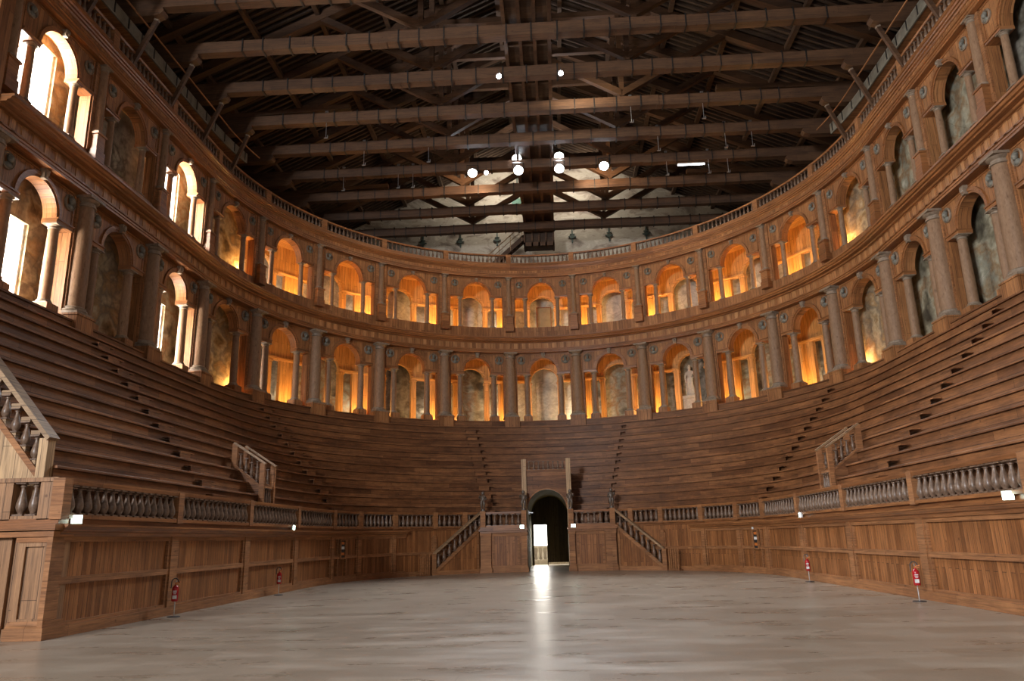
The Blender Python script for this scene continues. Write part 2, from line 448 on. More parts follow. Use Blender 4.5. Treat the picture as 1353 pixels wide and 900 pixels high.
# roof deck with its close-set common rafters
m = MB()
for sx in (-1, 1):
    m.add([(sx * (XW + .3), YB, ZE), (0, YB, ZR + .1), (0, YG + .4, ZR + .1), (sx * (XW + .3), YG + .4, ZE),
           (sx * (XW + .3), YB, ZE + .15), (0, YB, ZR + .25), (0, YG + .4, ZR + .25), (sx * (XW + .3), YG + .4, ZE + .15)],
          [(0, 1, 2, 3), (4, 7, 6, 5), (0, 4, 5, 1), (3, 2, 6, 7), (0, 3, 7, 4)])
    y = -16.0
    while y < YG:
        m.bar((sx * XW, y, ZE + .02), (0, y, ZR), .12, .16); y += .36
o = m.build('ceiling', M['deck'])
structure(o, 'dark open roof underside ribbed with close-set rafters', 'ceiling')

# galleries: floors and vault boards
def bent_slab(name, mat, poly, s0, s1, label, cat):
    o = MB().sweep(poly, s0, s1).build(name, mat, bent=True, org=P(0, 0, 0))
    return structure(o, label, cat)
SE = 36.3
bent_slab('floor_lower_gallery', M['mould'], [(-.28, 8.30), (3.3, 8.30), (3.3, 8.45), (-.28, 8.45)], -SE, SE, 'board floor of the lower arcade behind the columns', 'floor')
bent_slab('floor_upper_gallery', M['pine_flat'], [(.56, 13.05), (3.4, 13.05), (3.4, 14.36), (.56, 14.36)], -SE, SE, 'board floor of the upper arcade and ceiling of the lower one', 'floor')
bent_slab('ceiling_upper_gallery', M['pine_flat'], [(.56, 17.75), (3.4, 17.75), (3.4, 17.9), (.56, 17.9)], -SE, SE, 'golden board ceiling of the upper arcade', 'ceiling')

# ------------------------------------------------------------------ bench tiers
Z0, RISE, RUN, D0 = 8.45, 0.43, 0.364, -0.45
def lip(j): return D0 - RUN * j, Z0 - RISE * j
NT_ = 13
SEND = 39.1
TEND = 38.5
AISLES = (-31.2, -18.8, -4.8, 4.8, 18.8, 31.2)
for j in range(0, NT_ + 1):
    d, z = lip(j)
    dn, zn = lip(j + 1)
    db = lip(j - 1)[0] if j else 0.05
    zl = zn if j < NT_ else 2.10
    poly = [(d + .075, zl), (d + .075, z - .055), (d, z - .055), (d, z - .012), (d + .012, z), (db + .074, z), (db + .074, zl)]
    if j == 0: poly = [(-.30, zl), (-.30, z - .06), (-.34, z - .06), (-.34, z), (-.285, z), (-.285, zl)]
    t = thing('bench_tier', 'long curved bench tier of dark boards, ' + ('topmost under the lower arcade sill' if j == 0 else '%s tier up from the walkway' % ORD[NT_ - j]), 'bench', P(0, d, zl), 0, 'curved bench tiers')
    mb = MB()
    if z < 5.1:
        sc_ = s_at_x(1.30, d + .2)
        mb.sweep(poly, -TEND, -sc_, .5); mb.sweep(poly, sc_, TEND, .5)
    elif j == 0: mb.sweep(poly, -SE, SE, .5)
    else: mb.sweep(poly, -TEND, TEND, .5)
    mb.build('seat', M['tier'], t, bent=True)
    if 1 <= j <= NT_ - 1:
        # hollow half-height step boards on the tread below this riser, at each aisle
        for a in AISLES:
            st = MB()
            w = .42 * R / (R + d) if abs(a) < 23 else .42
            st.box(a - w, a + w, d - .20, d + .05, zn + .19, zn + .225)
            st.box(a - w, a + w * .45, d - .19, d - .16, zn, zn + .19)
            st.build('aisle_step', M['tier'], t, bent=True)

wk = MB().sweep([(-5.30, 2.0), (-4.7, 2.0), (-4.7, 2.10), (-5.30, 2.10)], -SEND, -s_at_x(1.28, -5.0))
wk.sweep([(-5.30, 2.0), (-4.7, 2.0), (-4.7, 2.10), (-5.30, 2.10)], s_at_x(1.28, -5.0), SEND)
structure(wk.build('floor_walkway', M['tier'], bent=True, org=P(0, 0, 0)), 'narrow board walkway behind the arena balustrade', 'floor')

# ------------------------------------------------------------------ arena parapet
DP = -5.39
POSTS = [4.7, 7.4, 10.1, 13.85, 17.4, 20.5, 25.4, 29.92, 34.5, 39.1]
SDOOR = s_at_x(1.05, DP)
for sg, nm in ((-1, 'left'), (1, 'right')):
    t = thing('wall_parapet_' + nm, 'panelled wooden parapet wall along the %s of the arena' % nm, 'wall', P(sg * 25, DP, 0), 0, None, 'structure')
    A = lambda a, b: (min(sg * a, sg * b), max(sg * a, sg * b))
    m = MB()
    a, b = A(SDOOR, SEND)
    m.box(a, b, DP + .05, DP + .16, 0, 2.1)
    m.build('panel_boarding', M['panel'], t, bent=True)
    m = MB()
    m.sweep([(DP - .06, 0), (DP + .02, 0), (DP + .02, .20), (DP - .055, .20)], a, b)
    a2, b2 = A(12.75, SEND)
    for q0, q1 in ((1.76, 1.86), (.20, .27)): m.box(a2, b2, DP - .012, DP + .06, q0, q1)
    pp = [3.3] + POSTS[1:]
    for i, s in enumerate(pp[1:], 1):
        w = .17 if i > 3 else .13
        a3, b3 = A(s - w, s + w); m.box(a3, b3, DP - .045, DP + .06, .20, 1.86)
        if i < len(pp):
            p0 = pp[i - 1] + w; p1 = s - w
            for q in ((p0, p0 + .10), (p1 - .10, p1)):
                a4, b4 = A(*q); m.box(a4, b4, DP - .012, DP + .06, .27, 1.76)
            a4, b4 = A(p0, p1); m.box(a4, b4, DP - .02, DP + .06, .97, 1.10)
    for q in (18.75, 19.75):
        a4, b4 = A(q, q + .1); m.box(a4, b4, DP - .03, DP + .06, .27, 1.76)
    m.build('framing', M['frame'], t, bent=True)
    m = MB()
    m.sweep([(DP + .02, 1.86), (DP - .05, 1.86), (DP - .07, 1.93), (DP - .13, 1.96), (DP - .17, 2.04), (DP - .20, 2.05), (DP - .20, 2.09), (DP + .15, 2.11), (DP + .15, 1.86)], a2, b2)
    m.build('ledge_moulding', M['mould'], t, bent=True)
    m = MB()
    m.box(a, b, DP - .01, DP + .12, 2.1, 2.2)
    m.build('balustrade_plinth', M['mould'], t, bent=True)

BAL_P = baluster_mesh(.56, .95)
BAL_T = baluster_mesh(.47, .85)

def balustrade(parent, s0, s1, d, zb, zt, pitch, bmesh_, rail=.1, post_at=(True, True), pw=.13, matp=None, matr=None):
    """posts, rails and individually turned balusters between two posts"""
    matp = matp or M['frame']; matr = matr or M['mould']
    a, b = min(s0, s1), max(s0, s1)
    m = MB(); m.sweep([(d - .09, zt - rail), (d + .09, zt - rail), (d + .11, zt - .03), (d + .11, zt), (d - .11, zt), (d - .11, zt - .03)], a, b)
    m.build('hand_rail', matr, parent, bent=True)
    m = MB(); m.box(a, b, d - .10, d + .10, zb, zb + .08); m.build('base_rail', matr, parent, bent=True)
    for s, ok in zip((s0, s1), post_at):
        if ok:
            f = R / (R + d) if abs(s) < 23 else 1
            m = MB(); m.box(s - pw * f, s + pw * f, d - .12, d + .12, zb - .02, zt + .012, 1e9); m.build('post', matp, parent, bent=True)
    pa, pb = P(a, d, 0), P(b, d, 0)
    ln = sum((P(a + (b - a) * (i + 1) / 8, d, 0) - P(a + (b - a) * i / 8, d, 0)).length for i in range(8))
    n = max(2, int(round((ln - 2 * pw) / pitch)))
    f = pw * (b - a) / ln
    for i in range(n):
        s = a + f + (b - a - 2 * f) * (i + .5) / n
        link('baluster', bmesh_, parent, rel(parent, s, d, zb + .08), phi(s))

for sg in (-1, 1):
    for i in range(len(POSTS) - 1):
        s0, s1 = POSTS[i] * sg, POSTS[i + 1] * sg
        t = thing('balustrade', 'balustrade with pear-shaped balusters on the arena parapet, %s section %s of the portal' % (ORD[i], side(sg)), 'balustrade', P((s0 + s1) / 2, DP, 2.2), 0, 'balustrade sections of the arena parapet')
        balustrade(t, s0, s1, DP, 2.2, 2.95, .27 if i < 5 else .285, BAL_P, post_at=(i == 0, True))

# hatches in the parapet
for sg in (-1, 1):
    s = sg * 19.25
    t = thing('wall_hatch', 'small rectangular hatch on the %s parapet panel, its shaded recess painted black' % side(sg), 'hatch', P(s, DP - .02, .95), phi(s))
    m = MB()
    for a in ((-.22, -.16, -.05, .03, 0, .82), (.16, .22, -.05, .03, 0, .82), (-.16, .16, -.05, .03, 0, .06), (-.16, .16, -.05, .03, .76, .82)): m.box(*a, 1e9)
    m.build('hatch_frame', M['frame'], t)
    MB().box(-.16, .16, -.012, .03, .06, .76, 1e9).build('recess_shade', M['black'], t)  # black slab painting the shade inside the hatch, nothing is cut out
    for z in (.16, .4, .6):
        MB().box(-.11, .10, -.03, -.012, z, z + .11, 1e9).build('stored_box', M['orange'] if z != .4 else M['white'], t)
    if sg > 0:
        x = tag(MB().bx(0, 0, 0, .11, .03, .22).build('notice', M['white']), 'small white notice above the hatch on the right parapet', 'sign')
        x.location = P(19.0, DP - .035, 1.98 - .12); x.rotation_euler = (0, 0, phi(19.0))

# ------------------------------------------------------------------ portal, landings and stairs
YP = 9.05
def pil(m, x0, x1, y0, y1, z0, z1):
    m.box(x0, x1, y0, y1, z0, z1, 1e9)

def make_portal():
    t = thing('portal', 'tall arched wooden doorway in the middle of the bench tiers', 'doorway', (0, 9.9, 0))
    W = WORLD[t.name]
    m = MB().arch_wall(-1.03, 1.03, 0, 1.0, 3.05, 4.95, 9.86, 10.02, n=22)
    m.build('arch_panel', M['tier'], t, org=W)
    m = MB().ring(0, 3.05, 1.0, 1.06, 9.82, 9.86, n=22); m.build('arch_trim', M['frame'], t, org=W)
    for sx in (-1, 1):
        MB().box(min(sx * 1.03, sx * 1.27), max(sx * 1.03, sx * 1.27), 9.74, 9.98, 0, 5.62, 1e9).build('tall_post', M['palev'], t, org=W)
        MB().box(min(sx * 1.12, sx * 1.29), max(sx * 1.12, sx * 1.29), 9.98, 12.2, 2.1, 4.95, 1e9).build('side_cheek', M['tier'], t, org=W)
    MB().box(-1.25, 1.25, 9.84, 12.2, 4.95, 5.03, 1e9).build('landing_floor', M['tier'], t, org=W)
    MB().box(-1.03, 1.03, 9.80, 9.90, 5.03, 5.07, 1e9).build('base_rail', M['frame'], t, org=W)
    MB().box(-1.03, 1.03, 9.79, 9.91, 5.50, 5.55, 1e9).build('hand_rail', M['tier'], t, org=W)
    bm_ = baluster_mesh(.43, .8)
    for i in range(8): link('baluster', bm_, t, Vector((-.88 + i * 1.76 / 7, 9.85, 5.07)) - W)
    # curved steps of the raised landing fill up to the tier behind
make_portal()

# passage behind the portal
m = MB()
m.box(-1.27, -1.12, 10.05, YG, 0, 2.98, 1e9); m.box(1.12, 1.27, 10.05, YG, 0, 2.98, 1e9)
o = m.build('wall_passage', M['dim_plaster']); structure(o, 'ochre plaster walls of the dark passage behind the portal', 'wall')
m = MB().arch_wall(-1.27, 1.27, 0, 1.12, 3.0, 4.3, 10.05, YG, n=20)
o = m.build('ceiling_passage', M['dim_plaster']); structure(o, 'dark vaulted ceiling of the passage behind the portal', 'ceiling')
t = thing('passage_door', 'dark wooden screen closing the passage with a bright open doorway at its left', 'door', (0, 18.6, 0))
W = WORLD[t.name]
m = MB(); m.box(-.16, 1.12, 18.55, 18.63, .16, 4.2, 1e9); m.box(-1.12, -1.0, 18.55, 18.63, 0, 4.2, 1e9); m.box(-1.0, -.16, 18.55, 18.63, 2.42, 4.2, 1e9)
m.build('door_panel', M['door'], t, org=W)
m = MB(); m.box(-1.02, -.98, 18.50, 18.55, 0, 2.46, 1e9); m.box(-.18, -.13, 18.50, 18.55, 0, 2.46, 1e9); m.box(-.98, -.18, 18.50, 18.55, 2.42, 2.46, 1e9)
m.build('door_frame', M['door'], t, org=W)
t = thing('terrace_balustrade', 'sunlit pale stone balustrade outside the bright open doorway', 'balustrade', (-.6, 20.4, 0))
W = WORLD[t.name]
MB().box(-1.6, 1.3, 20.3, 20.5, 1.03, 1.14, 1e9).build('hand_rail', M['balu_white'], t, org=W)
MB().box(-1.6, 1.3, 20.3, 20.5, 0, .28, 1e9).build('base_rail', M['balu_white'], t, org=W)
bm_ = baluster_mesh(.75, .55, mat=M['balu_white'])
for i in range(9): link('baluster', bm_, t, Vector((-1.4 + i * .3, 20.4, .28)) - W)
o = MB().box(-3, 3, 22.4, 22.7, 0, 1.12, 1e9).build('wall_terrace', M['plaster']); structure(o, 'low grey terrace wall beyond the stone balustrade outside', 'wall')
o = MB().box(-6, 6, 24.0, 24.05, 1.0, 9, 1e9).build('daylight_sky', M['day']); structure(o, 'bright overexposed daylight beyond the open doorway', 'sky')
# open leaf of the arena door
t = thing('door_leaf', 'dark door leaf folded open against the left jamb of the portal', 'door', (-1.0, 9.95, 0))
W = WORLD[t.name]
MB().box(-1.0, -.94, 9.1, 9.85, .05, 3.0, 1e9).build('leaf', M['door'], t, org=W)
m = MB(); m.bar((-.92, 9.2, 2.9), (-.72, 9.15, 2.86), .04); m.bar((-.95, 9.2, 2.98), (-.92, 9.2, 2.8), .05); m.build('door_closer', M['steel'], t, org=W)
MB().box(-.94, -.92, 9.2, 9.25, 1.0, 1.2, 1e9).build('door_handle', M['steel'], t, org=W)

# landing blocks left and right of the door
for sg in (-1, 1):
    X = lambda a, b: (min(sg * a, sg * b), max(sg * a, sg * b))
    t = thing('landing', 'panelled wooden landing block %s of the portal with a balustrade on top' % ('left' if sg < 0 else 'right'), 'landing', (sg * 2.25, YP, 0))
    W = WORLD[t.name]
    m = MB(); a, b = X(1.04, 3.40)
    m.box(a, b, YP + .05, YP + .6, 0, 2.1, 1e9); m.build('panel_boarding', M['panel'], t, org=W)
    m = MB(); m.box(a, b, YP - .02, YP + .05, 0, .2, 1e9); m.box(a, b, YP + .01, YP + .05, 1.75, 1.9, 1e9); m.box(a, b, YP + .02, YP + .05, .2, .34, 1e9)
    for u in (1.42, 2.68):
        p, q = X(u, u + .12); m.box(p, q, YP + .02, YP + .05, .34, 1.75, 1e9)
    m.build('framing', M['frame'], t, org=W)
    for u, w in ((1.04, .30), (2.85, .52)):
        m = MB(); p, q = X(u, u + w)
        m.box(p, q, YP - .09, YP + .05, .0, 1.92, 1e9); m.box(p - .05, q + .05, YP - .14, YP + .05, 0, .22, 1e9); m.box(p - .03, q + .03, YP - .12, YP + .05, .22, .27, 1e9)
        m.box(p - .03, q + .03, YP - .12, YP + .05, 1.80, 1.92, 1e9)
        m.build('pilaster', M['frame'], t, org=W)
    m = MB(); m.box(a, b, YP - .10, YP + .7, 1.92, 2.0, 1e9); m.box(a - .06, b + .06, YP - .17, YP + .7, 2.0, 2.1, 1e9); m.box(a, b, YP - .02, YP + .14, 2.1, 2.2, 1e9)
    m.build('ledge_moulding', M['mould'], t, org=W)
    for u in (1.05, 3.12):
        p, q = X(u, u + .26); MB().box(p, q, YP - .035, YP + .24, 2.2, 3.0, 1e9).build('post', M['frame'], t, org=W)
    p, q = X(1.3, 3.12)
    MB().box(p, q, YP + .04, YP + .2, 2.86, 2.95, 1e9).build('hand_rail', M['mould'], t, org=W)
    MB().box(p, q, YP + .04, YP + .2, 2.2, 2.28, 1e9).build('base_rail', M['mould'], t, org=W)
    for i in range(6): link('baluster', BAL_P, t, Vector((sg * (1.46 + i * 1.5 / 5), YP + .12, 2.28)) - W)

    # staircase descending outward
    ang = math.radians(-32) * sg
    x0, y0 = sg * 3.42, YP + .02
    t = thing('staircase', 'straight wooden stair with baluster handrail going down to the %s from the portal landing' % ('left' if sg < 0 else 'right'), 'stairs', (x0, y0, 0), ang)
    LN, H = 2.42, 2.02
    tri = MB()
    def prism(mm, pts, ya, yb):
        k = len(pts); vs = [(sg * x, ya, z) for x, z in pts] + [(sg * x, yb, z) for x, z in pts]
        mm.add(vs, [tuple(range(k)), tuple(k + i for i in reversed(range(k)))] + [(i, (i + 1) % k, (i + 1) % k + k, i + k) for i in range(k)])
    prism(tri, [(0, 0), (LN, 0), (LN, .08), (0, H)], .03, .10); tri.build('side_panel', M['panel'], t)
    m = MB(); prism(m, [(0, 0), (LN + .02, 0), (LN + .02, .2), (0, .2)], -.03, .03)
    prism(m, [(0, H), (0, H + .2), (LN, .25), (LN, .05)], -.03, .10)
    prism(m, [(.05, .2), (.15, .2), (.15, H - .1), (.05, H - .05)], 0, .03)
    m.build('stringer', M['frame'], t)
    for i in range(10):
        u0 = LN * i / 10; zt = H - (H / 10) * i
        m = MB(); m.box(min(sg * u0, sg * (u0 + LN / 10)), max(sg * u0, sg * (u0 + LN / 10)), .10, .85, 0, zt, 1e9); m.build('step', M['tier'], t)
    m = MB(); prism(m, [(-.05, 2.86), (-.05, 2.98), (LN + .05, 1.05), (LN + .05, .93)], -.05, .16); m.build('hand_rail', M['pale'], t)
    for i in range(8):
        u = .2 + i * (LN - .4) / 7
        b_ = link('baluster', BAL_P, t, (sg * u, .05, H + .16 - (H - .06) * u / LN * .985))
    m = MB(); a, b = X(LN - .04, LN + .18); m.box(a, b, -.06, .18, 0, 1.0, 1e9); m.build('newel_post', M['frame'], t)
    # slatted gate at the foot of the stair
    g = thing('slatted_gate', 'low slatted wooden gate closing the foot of the %s portal stair' % ('left' if sg < 0 else 'right'), 'gate', P(sg * s_at_x(5.66, -5.72), -5.72, 0), phi(sg * s_at_x(6.0, -5.72)))
    MB().box(min(0, sg * .62), max(0, sg * .62), -.05, .25, 0, .07, 1e9).build('base_board', M['tier'], g)
    m = MB(); m.box(min(0, sg * .62), max(0, sg * .62), .0, .04, .82, .88, 1e9); m.box(min(0, sg * .62), max(0, sg * .62), .0, .04, .2, .26, 1e9); m.build('rail', M['frame'], g)
    for i in range(5):
        x = sg * (.06 + i * .125); MB().box(x - .03, x + .03, -.03, 0.0, .07, 1.0, 1e9).build('slat', M['frame'], g)

# ------------------------------------------------------------------ skinned figures
def skinned(name, joints, edges, radii, mat, levels=2):
    me = bpy.data.meshes.new(name)
    me.from_pydata(joints, edges, [])
    me.materials.append(mat)
    o = bpy.data.objects.new(name, me); COL.objects.link(o)
    sk = o.modifiers.new('Skin', 'SKIN'); sk.use_smooth_shade = True
    if not me.skin_vertices: 
        bm = bmesh.new(); bm.from_mesh(me); bm.verts.layers.skin.verify(); bm.to_mesh(me); bm.free()
    d = me.skin_vertices[0].data
    for i, r in enumerate(radii):
        d[i].radius = r if isinstance(r, tuple) else (r, r)
        d[i].use_root = (i == 0)
    ss = o.modifiers.new('Sub', 'SUBSURF'); ss.levels = levels; ss.render_levels = levels
    dg = bpy.context.evaluated_depsgraph_get()
    ev = o.evaluated_get(dg)
    res = bpy.data.meshes.new_from_object(ev)
    bpy.data.objects.remove(o)
    if len(res.materials) == 0: res.materials.append(mat)
    return res

def cherub_mesh(flip):
    f = -1 if flip else 1
    J = [(0, 0, .44), (.01 * f, .01, .54), (.0, 0, .64), (-.005 * f, 0, .71), (0, -.01, .755), (0, -.015, .84), (0, -.01, .91),
         (.05 * f, 0, .42), (.065 * f, -.03, .25), (.05 * f, .01, .08), (.055 * f, -.06, .03),
         (-.05 * f, 0, .42), (-.075 * f, -.05, .27), (-.06 * f, .0, .08), (-.075 * f, -.06, .03),
         (.11 * f, 0, .65), (.17 * f, .02, .53), (.11 * f, -.08, .47), (.08 * f, -.11, .47),
         (-.11 * f, 0, .66), (-.18 * f, -.02, .57), (-.16 * f, -.1, .66), (-.15 * f, -.13, .70)]
    E = [(0, 1), (1, 2), (2, 3), (3, 4), (4, 5), (5, 6), (0, 7), (7, 8), (8, 9), (9, 10), (0, 11), (11, 12), (12, 13), (13, 14), (2, 15), (15, 16), (16, 17), (17, 18), (2, 19), (19, 20), (20, 21), (21, 22)]
    Rr = [.085, .082, .085, .045, .065, .075, .04, .062, .050, .032, .025, .062, .052, .032, .025, .042, .034, .026, .022, .042, .034, .026, .022]
    return skinned('body', J, E, [q * 1.35 for q in Rr], M['bronze'])
CH = [cherub_mesh(False), cherub_mesh(True)]
for i, x in enumerate((-3.25, -1.18, 1.18, 3.25)):
    nm = ['on the far left post of the left landing', 'on the post just left of the portal arch', 'on the post just right of the portal arch', 'on the far right post of the right landing'][i]
    t = thing('cherub_statuette', 'small dark carved cherub statuette standing ' + nm, 'statuette', (x, YP + .11, 3.0), 0, 'cherub statuettes by the portal')
    link('body', CH[0 if x < 0 else 1], t, (0, 0, .08))
    MB().lathe([(.12, 0), (.12, .05), (.10, .06), (.10, .10)], 12).build('plinth', M['bronze'], t, smooth=True)

# ------------------------------------------------------------------ stair openings in the tiers
for sg in (-1, 1):
    sm = sg * 27.2
    t = thing('stair_exit', 'small railed stair exit with two sloping handrails set in the %s bench tiers' % side(sg), 'stair exit', P(sm, -4.9, 2.1), phi(sm))
    def seg(a): return sg * a
    df = 0.0; db = 1.0                      # local y: outward from the front newels
    bmv = baluster_mesh(.5, .62)
    for xx in (-.5, .5):
        MB().box(xx - .07, xx + .07, df - .08, df + .08, .0, 2.25, 1e9).build('front_newel', M['frame'], t)
        MB().box(xx - .07, xx + .07, db - .08, db + .10, 1.0, 2.95, 1e9).build('back_newel', M['frame'], t)
        m = MB(); m.bar((xx, df - .1, 2.22), (xx, db + .05, 2.98), .15, .06); m.build('hand_rail', M['pale'], t)
        m = MB(); m.bar((xx, df, 1.42), (xx, db, 2.2), .12, .07); m.build('stringer', M['frame'], t)
        m = MB(); m.add([(xx - .03, df, .2), (xx - .03, db, .9), (xx - .03, db, 2.2), (xx - .03, df, 1.42), (xx + .03, df, .2), (xx + .03, db, .9), (xx + .03, db, 2.2), (xx + .03, df, 1.42)],
              [(0, 1, 2, 3), (7, 6, 5, 4), (0, 4, 5, 1), (1, 5, 6, 2), (2, 6, 7, 3), (3, 7, 4, 0)]); m.build('side_board', M['tier'], t)
        for i in range(4):
            y = df + .2 + i * .2
            link('baluster', bmv, t, (xx, y, 1.47 + .78 * y + .0))
    MB().box(-.43, .43, -.03, .03, 1.42, 1.50, 1e9).build('gate_rail', M['frame'], t)
    bg = baluster_mesh(.62, .5)
    for i in range(4): link('gate_baluster', bg, t, (-.27 + i * .18, 0, .8))
    MB().box(-.43, .43, .06, .10, .1, 1.5, 1e9).build('gate_board', M['tier'], t)

# ------------------------------------------------------------------ left end of the parapet and the end stair
YE = -15.6
t = thing('end_pier', 'pale panelled wooden pier where the left parapet turns the corner', 'pier', (-9.4, YE, 0))
W = WORLD[t.name]
m = MB(); m.box(-9.74, -9.1, YE, YE + .5, 0, 1.86, 1e9)
m.build('pier_body', M['end'], t, org=W)
m = MB()
for a in ((-9.74, -9.62, .3, 1.76), (-9.24, -9.1, .3, 1.76), (-9.62, -9.24, 1.68, 1.76), (-9.62, -9.24, .3, .38)): m.box(a[0], a[1], YE - .05, YE, a[2], a[3], 1e9)
m.build('panel_frame', M['end'], t, org=W)
m = MB(); m.box(-9.80, -9.04, YE - .12, YE + .56, 0, .22, 1e9); m.sweep([(YE - .12, .22), (YE + .5, .22), (YE + .5, .34), (YE - .05, .34), (YE - .08, .27)], -9.78, -9.06, 1e9)
m.build('plinth', M['frame'], t, org=W)
m = MB(); m.box(-9.80, -9.08, YE - .08, YE + .5, 1.76, 1.86, 1e9); m.box(-12.5, -9.05, YE - .12, YE + .5, 1.86, 1.96, 1e9); m.box(-12.5, -9.0, YE - .18, YE + .5, 1.98, 2.09, 1e9); m.box(-12.5, -9.06, YE - .02, YE + .3, 2.09, 2.2, 1e9)
m.build('capping', M['mould'], t, org=W)
m = MB(); m.box(-12.5, -9.74, YE + .1, YE + .3, 0, 1.9, 1e9)
m.build('return_boarding', M['end'], t, org=W)
m = MB(); m.box(-10.3, -9.95, YE + .02, YE + .1, 0, 1.9, 1e9); m.box(-12.5, -9.74, YE + .05, YE + .1, 0, .2, 1e9)
m.build('return_pilaster', M['end'], t, org=W)
t = thing('balustrade', 'short pale balustrade with two balusters on the left end pier', 'balustrade', (-9.8, YE + .1, 2.2))
W = WORLD[t.name]
for a, b in ((-9.5, -9.18), (-10.5, -10.05)): MB().box(a, b, YE - .02, YE + .24, 2.18, 2.9, 1e9).build('post', M['end'], t, org=W)
MB().box(-10.5, -9.14, YE - .05, YE + .27, 2.9, 2.98, 1e9).build('hand_rail', M['end'], t, org=W)
MB().box(-10.05, -9.5, YE, YE + .22, 2.2, 2.26, 1e9).build('base_rail', M['end'], t, org=W)
bq = baluster_mesh(.64, .85)
for x in (-9.92, -9.66): link('baluster', bq, t, Vector((x, YE + .1, 2.26)) - W)
# end stair climbing beside the tiers
t = thing('end_stair', 'end stair with pale handrail and stout balusters climbing beside the left bench tiers', 'stairs', (-9.9, YE + .55, 2.2))
W = WORLD[t.name]
SL, Y0, X0 = 1.15, YE + .45, -9.9
m = MB(); m.box(-9.97, -9.78, Y0 - .02, Y0 + .22, 2.1, 3.82, 1e9); m.build('newel_post', M['palev'], t, org=W)
m = MB(); m.bar((-9.76, Y0 + .1, 3.80), (-14.6, Y0 + .1, 3.80 + 4.84 * SL), .34, .09); m.build('hand_rail', M['pale'], t, org=W)
m = MB(); m.bar((-9.92, Y0 + .1, 3.06), (-14.6, Y0 + .1, 3.06 + 4.68 * SL), .22, .12); m.build('stringer', M['frame'], t, org=W)
m = MB(); m.add([(-9.9, Y0 + .08, 2.1), (-14.6, Y0 + .08, 2.1), (-14.6, Y0 + .08, 3.02 + 4.7 * SL), (-9.9, Y0 + .08, 3.0), (-9.9, Y0 + .14, 2.1), (-14.6, Y0 + .14, 2.1), (-14.6, Y0 + .14, 3.02 + 4.7 * SL), (-9.9, Y0 + .14, 3.0)],
     [(0, 1, 2, 3), (7, 6, 5, 4), (0, 4, 5, 1), (1, 5, 6, 2), (2, 6, 7, 3), (3, 7, 4, 0)]); m.build('end_boarding', M['palev'], t, org=W)
be = baluster_mesh(.50, 1.0)
for i in range(17):
    x = X0 - .20 - i * .25
    zz = (X0 - x) * SL
    link('baluster', be, t, Vector((x, Y0 + .1, 3.10 + zz + .06)) - W)
    MB().box(x - .10, x + .10, Y0 + .02, Y0 + .18, 3.66 + zz, 3.76 + zz, 1e9).build('rail_block', M['pale'], t, org=W)
    MB().box(x - .07, x + .07, Y0 + .03, Y0 + .17, 3.02 + zz, 3.16 + zz, 1e9).build('foot_block', M['pale'], t, org=W)
t2 = MB().add([(9.3, YE + .3, 0), (16.8, YE + .3, 0), (16.8, YE + .3, 10.0), (9.3, YE + .3, 2.9), (9.3, YE + .38, 0), (16.8, YE + .38, 0), (16.8, YE + .38, 10.0), (9.3, YE + .38, 2.9)],
     [(0, 1, 2, 3), (7, 6, 5, 4), (0, 4, 5, 1), (1, 5, 6, 2), (2, 6, 7, 3), (3, 7, 4, 0)]).build('wall_tier_end', M['panel'])
structure(t2, 'boarded end wall closing the right bench tiers', 'wall')

# ------------------------------------------------------------------ arcades
BIG = column_meshes(.315, .262, 12.69 - 8.69, .34, .28, M['marble'])
BIGPED = MB(); BIGPED.box(-.45, .45, -.45, .35, -.86, -.06, 1e9); BIGPED.box(-.48, .48, -.48, .35, -.06, 0, 1e9)
BIGPED = BIGPED.mesh('pedestal', M['facade'])
SML = column_meshes(.172, .15, 11.36 - 8.77, .17, .15, M['marble'], 16)
SMLPED = MB().box(-.27, .27, -.30, .27, -.55, 0, 1e9).mesh('pedestal', M['facade'])
UPC = column_meshes(.165, .14, 17.62 - 15.06, .2, .14, M['marble'], 16)
UPPED = MB(); UPPED.box(-.25, .25, -.25, .3, -1.0, -.62, 1e9); UPPED.box(-.215, .215, -.215, .3, -.62, -.07, 1e9); UPPED.box(-.26, .26, -.26, .3, -.07, 0, 1e9)
UPPED = UPPED.mesh('pedestal', M['mould'])
UPS = column_meshes(.125, .11, 16.30 - 14.38, .14, .10, M['marble'], 14)
def bust_mesh(r):
    m = MB(); m.ball(0, -.08 * r / .28, .03 * r / .28, .085 * r / .28, .1 * r / .28, .12 * r / .28)
    m.ball(0, -.03 * r / .28, -.15 * r / .28, .15 * r / .28, .07 * r / .28, .1 * r / .28)
    m.ball(0, -.05 * r / .28, .10 * r / .28, .095 * r / .28, .09 * r / .28, .08 * r / .28)
    return m.mesh('bust', M['bust'], smooth=True)
def roundel_mesh(r):
    return MB().lathe([(0, .03), (r * .62, .03), (r * .66, -.02), (r * .76, -.045), (r * .84, -.02), (r * .9, -.05), (r, -.03), (r, .04)], 20, axis='y').mesh('roundel', M['stone'], smooth=True)
RND = (roundel_mesh(.27), bust_mesh(.27)); RNDU = (roundel_mesh(.23), bust_mesh(.23))
def key_mesh(h, w):
    m = MB(); m.add([(-w * .4, -.14, 0), (w * .4, -.14, 0), (w * .6, -.17, h), (-w * .6, -.17, h), (-w * .4, .05, 0), (w * .4, .05, 0), (w * .6, .05, h), (-w * .6, .05, h)],
        [(0, 1, 2, 3), (7, 6, 5, 4), (0, 4, 5, 1), (1, 5, 6, 2), (2, 6, 7, 3), (3, 7, 4, 0)])
    m.ball(0, -.16, h * .55, w * .42, .07, h * .4, 8, 6)
    return m.mesh('keystone', M['stone'], smooth=True)
KEY = key_mesh(.3, .2); KEYU = key_mesh(.22, .16)

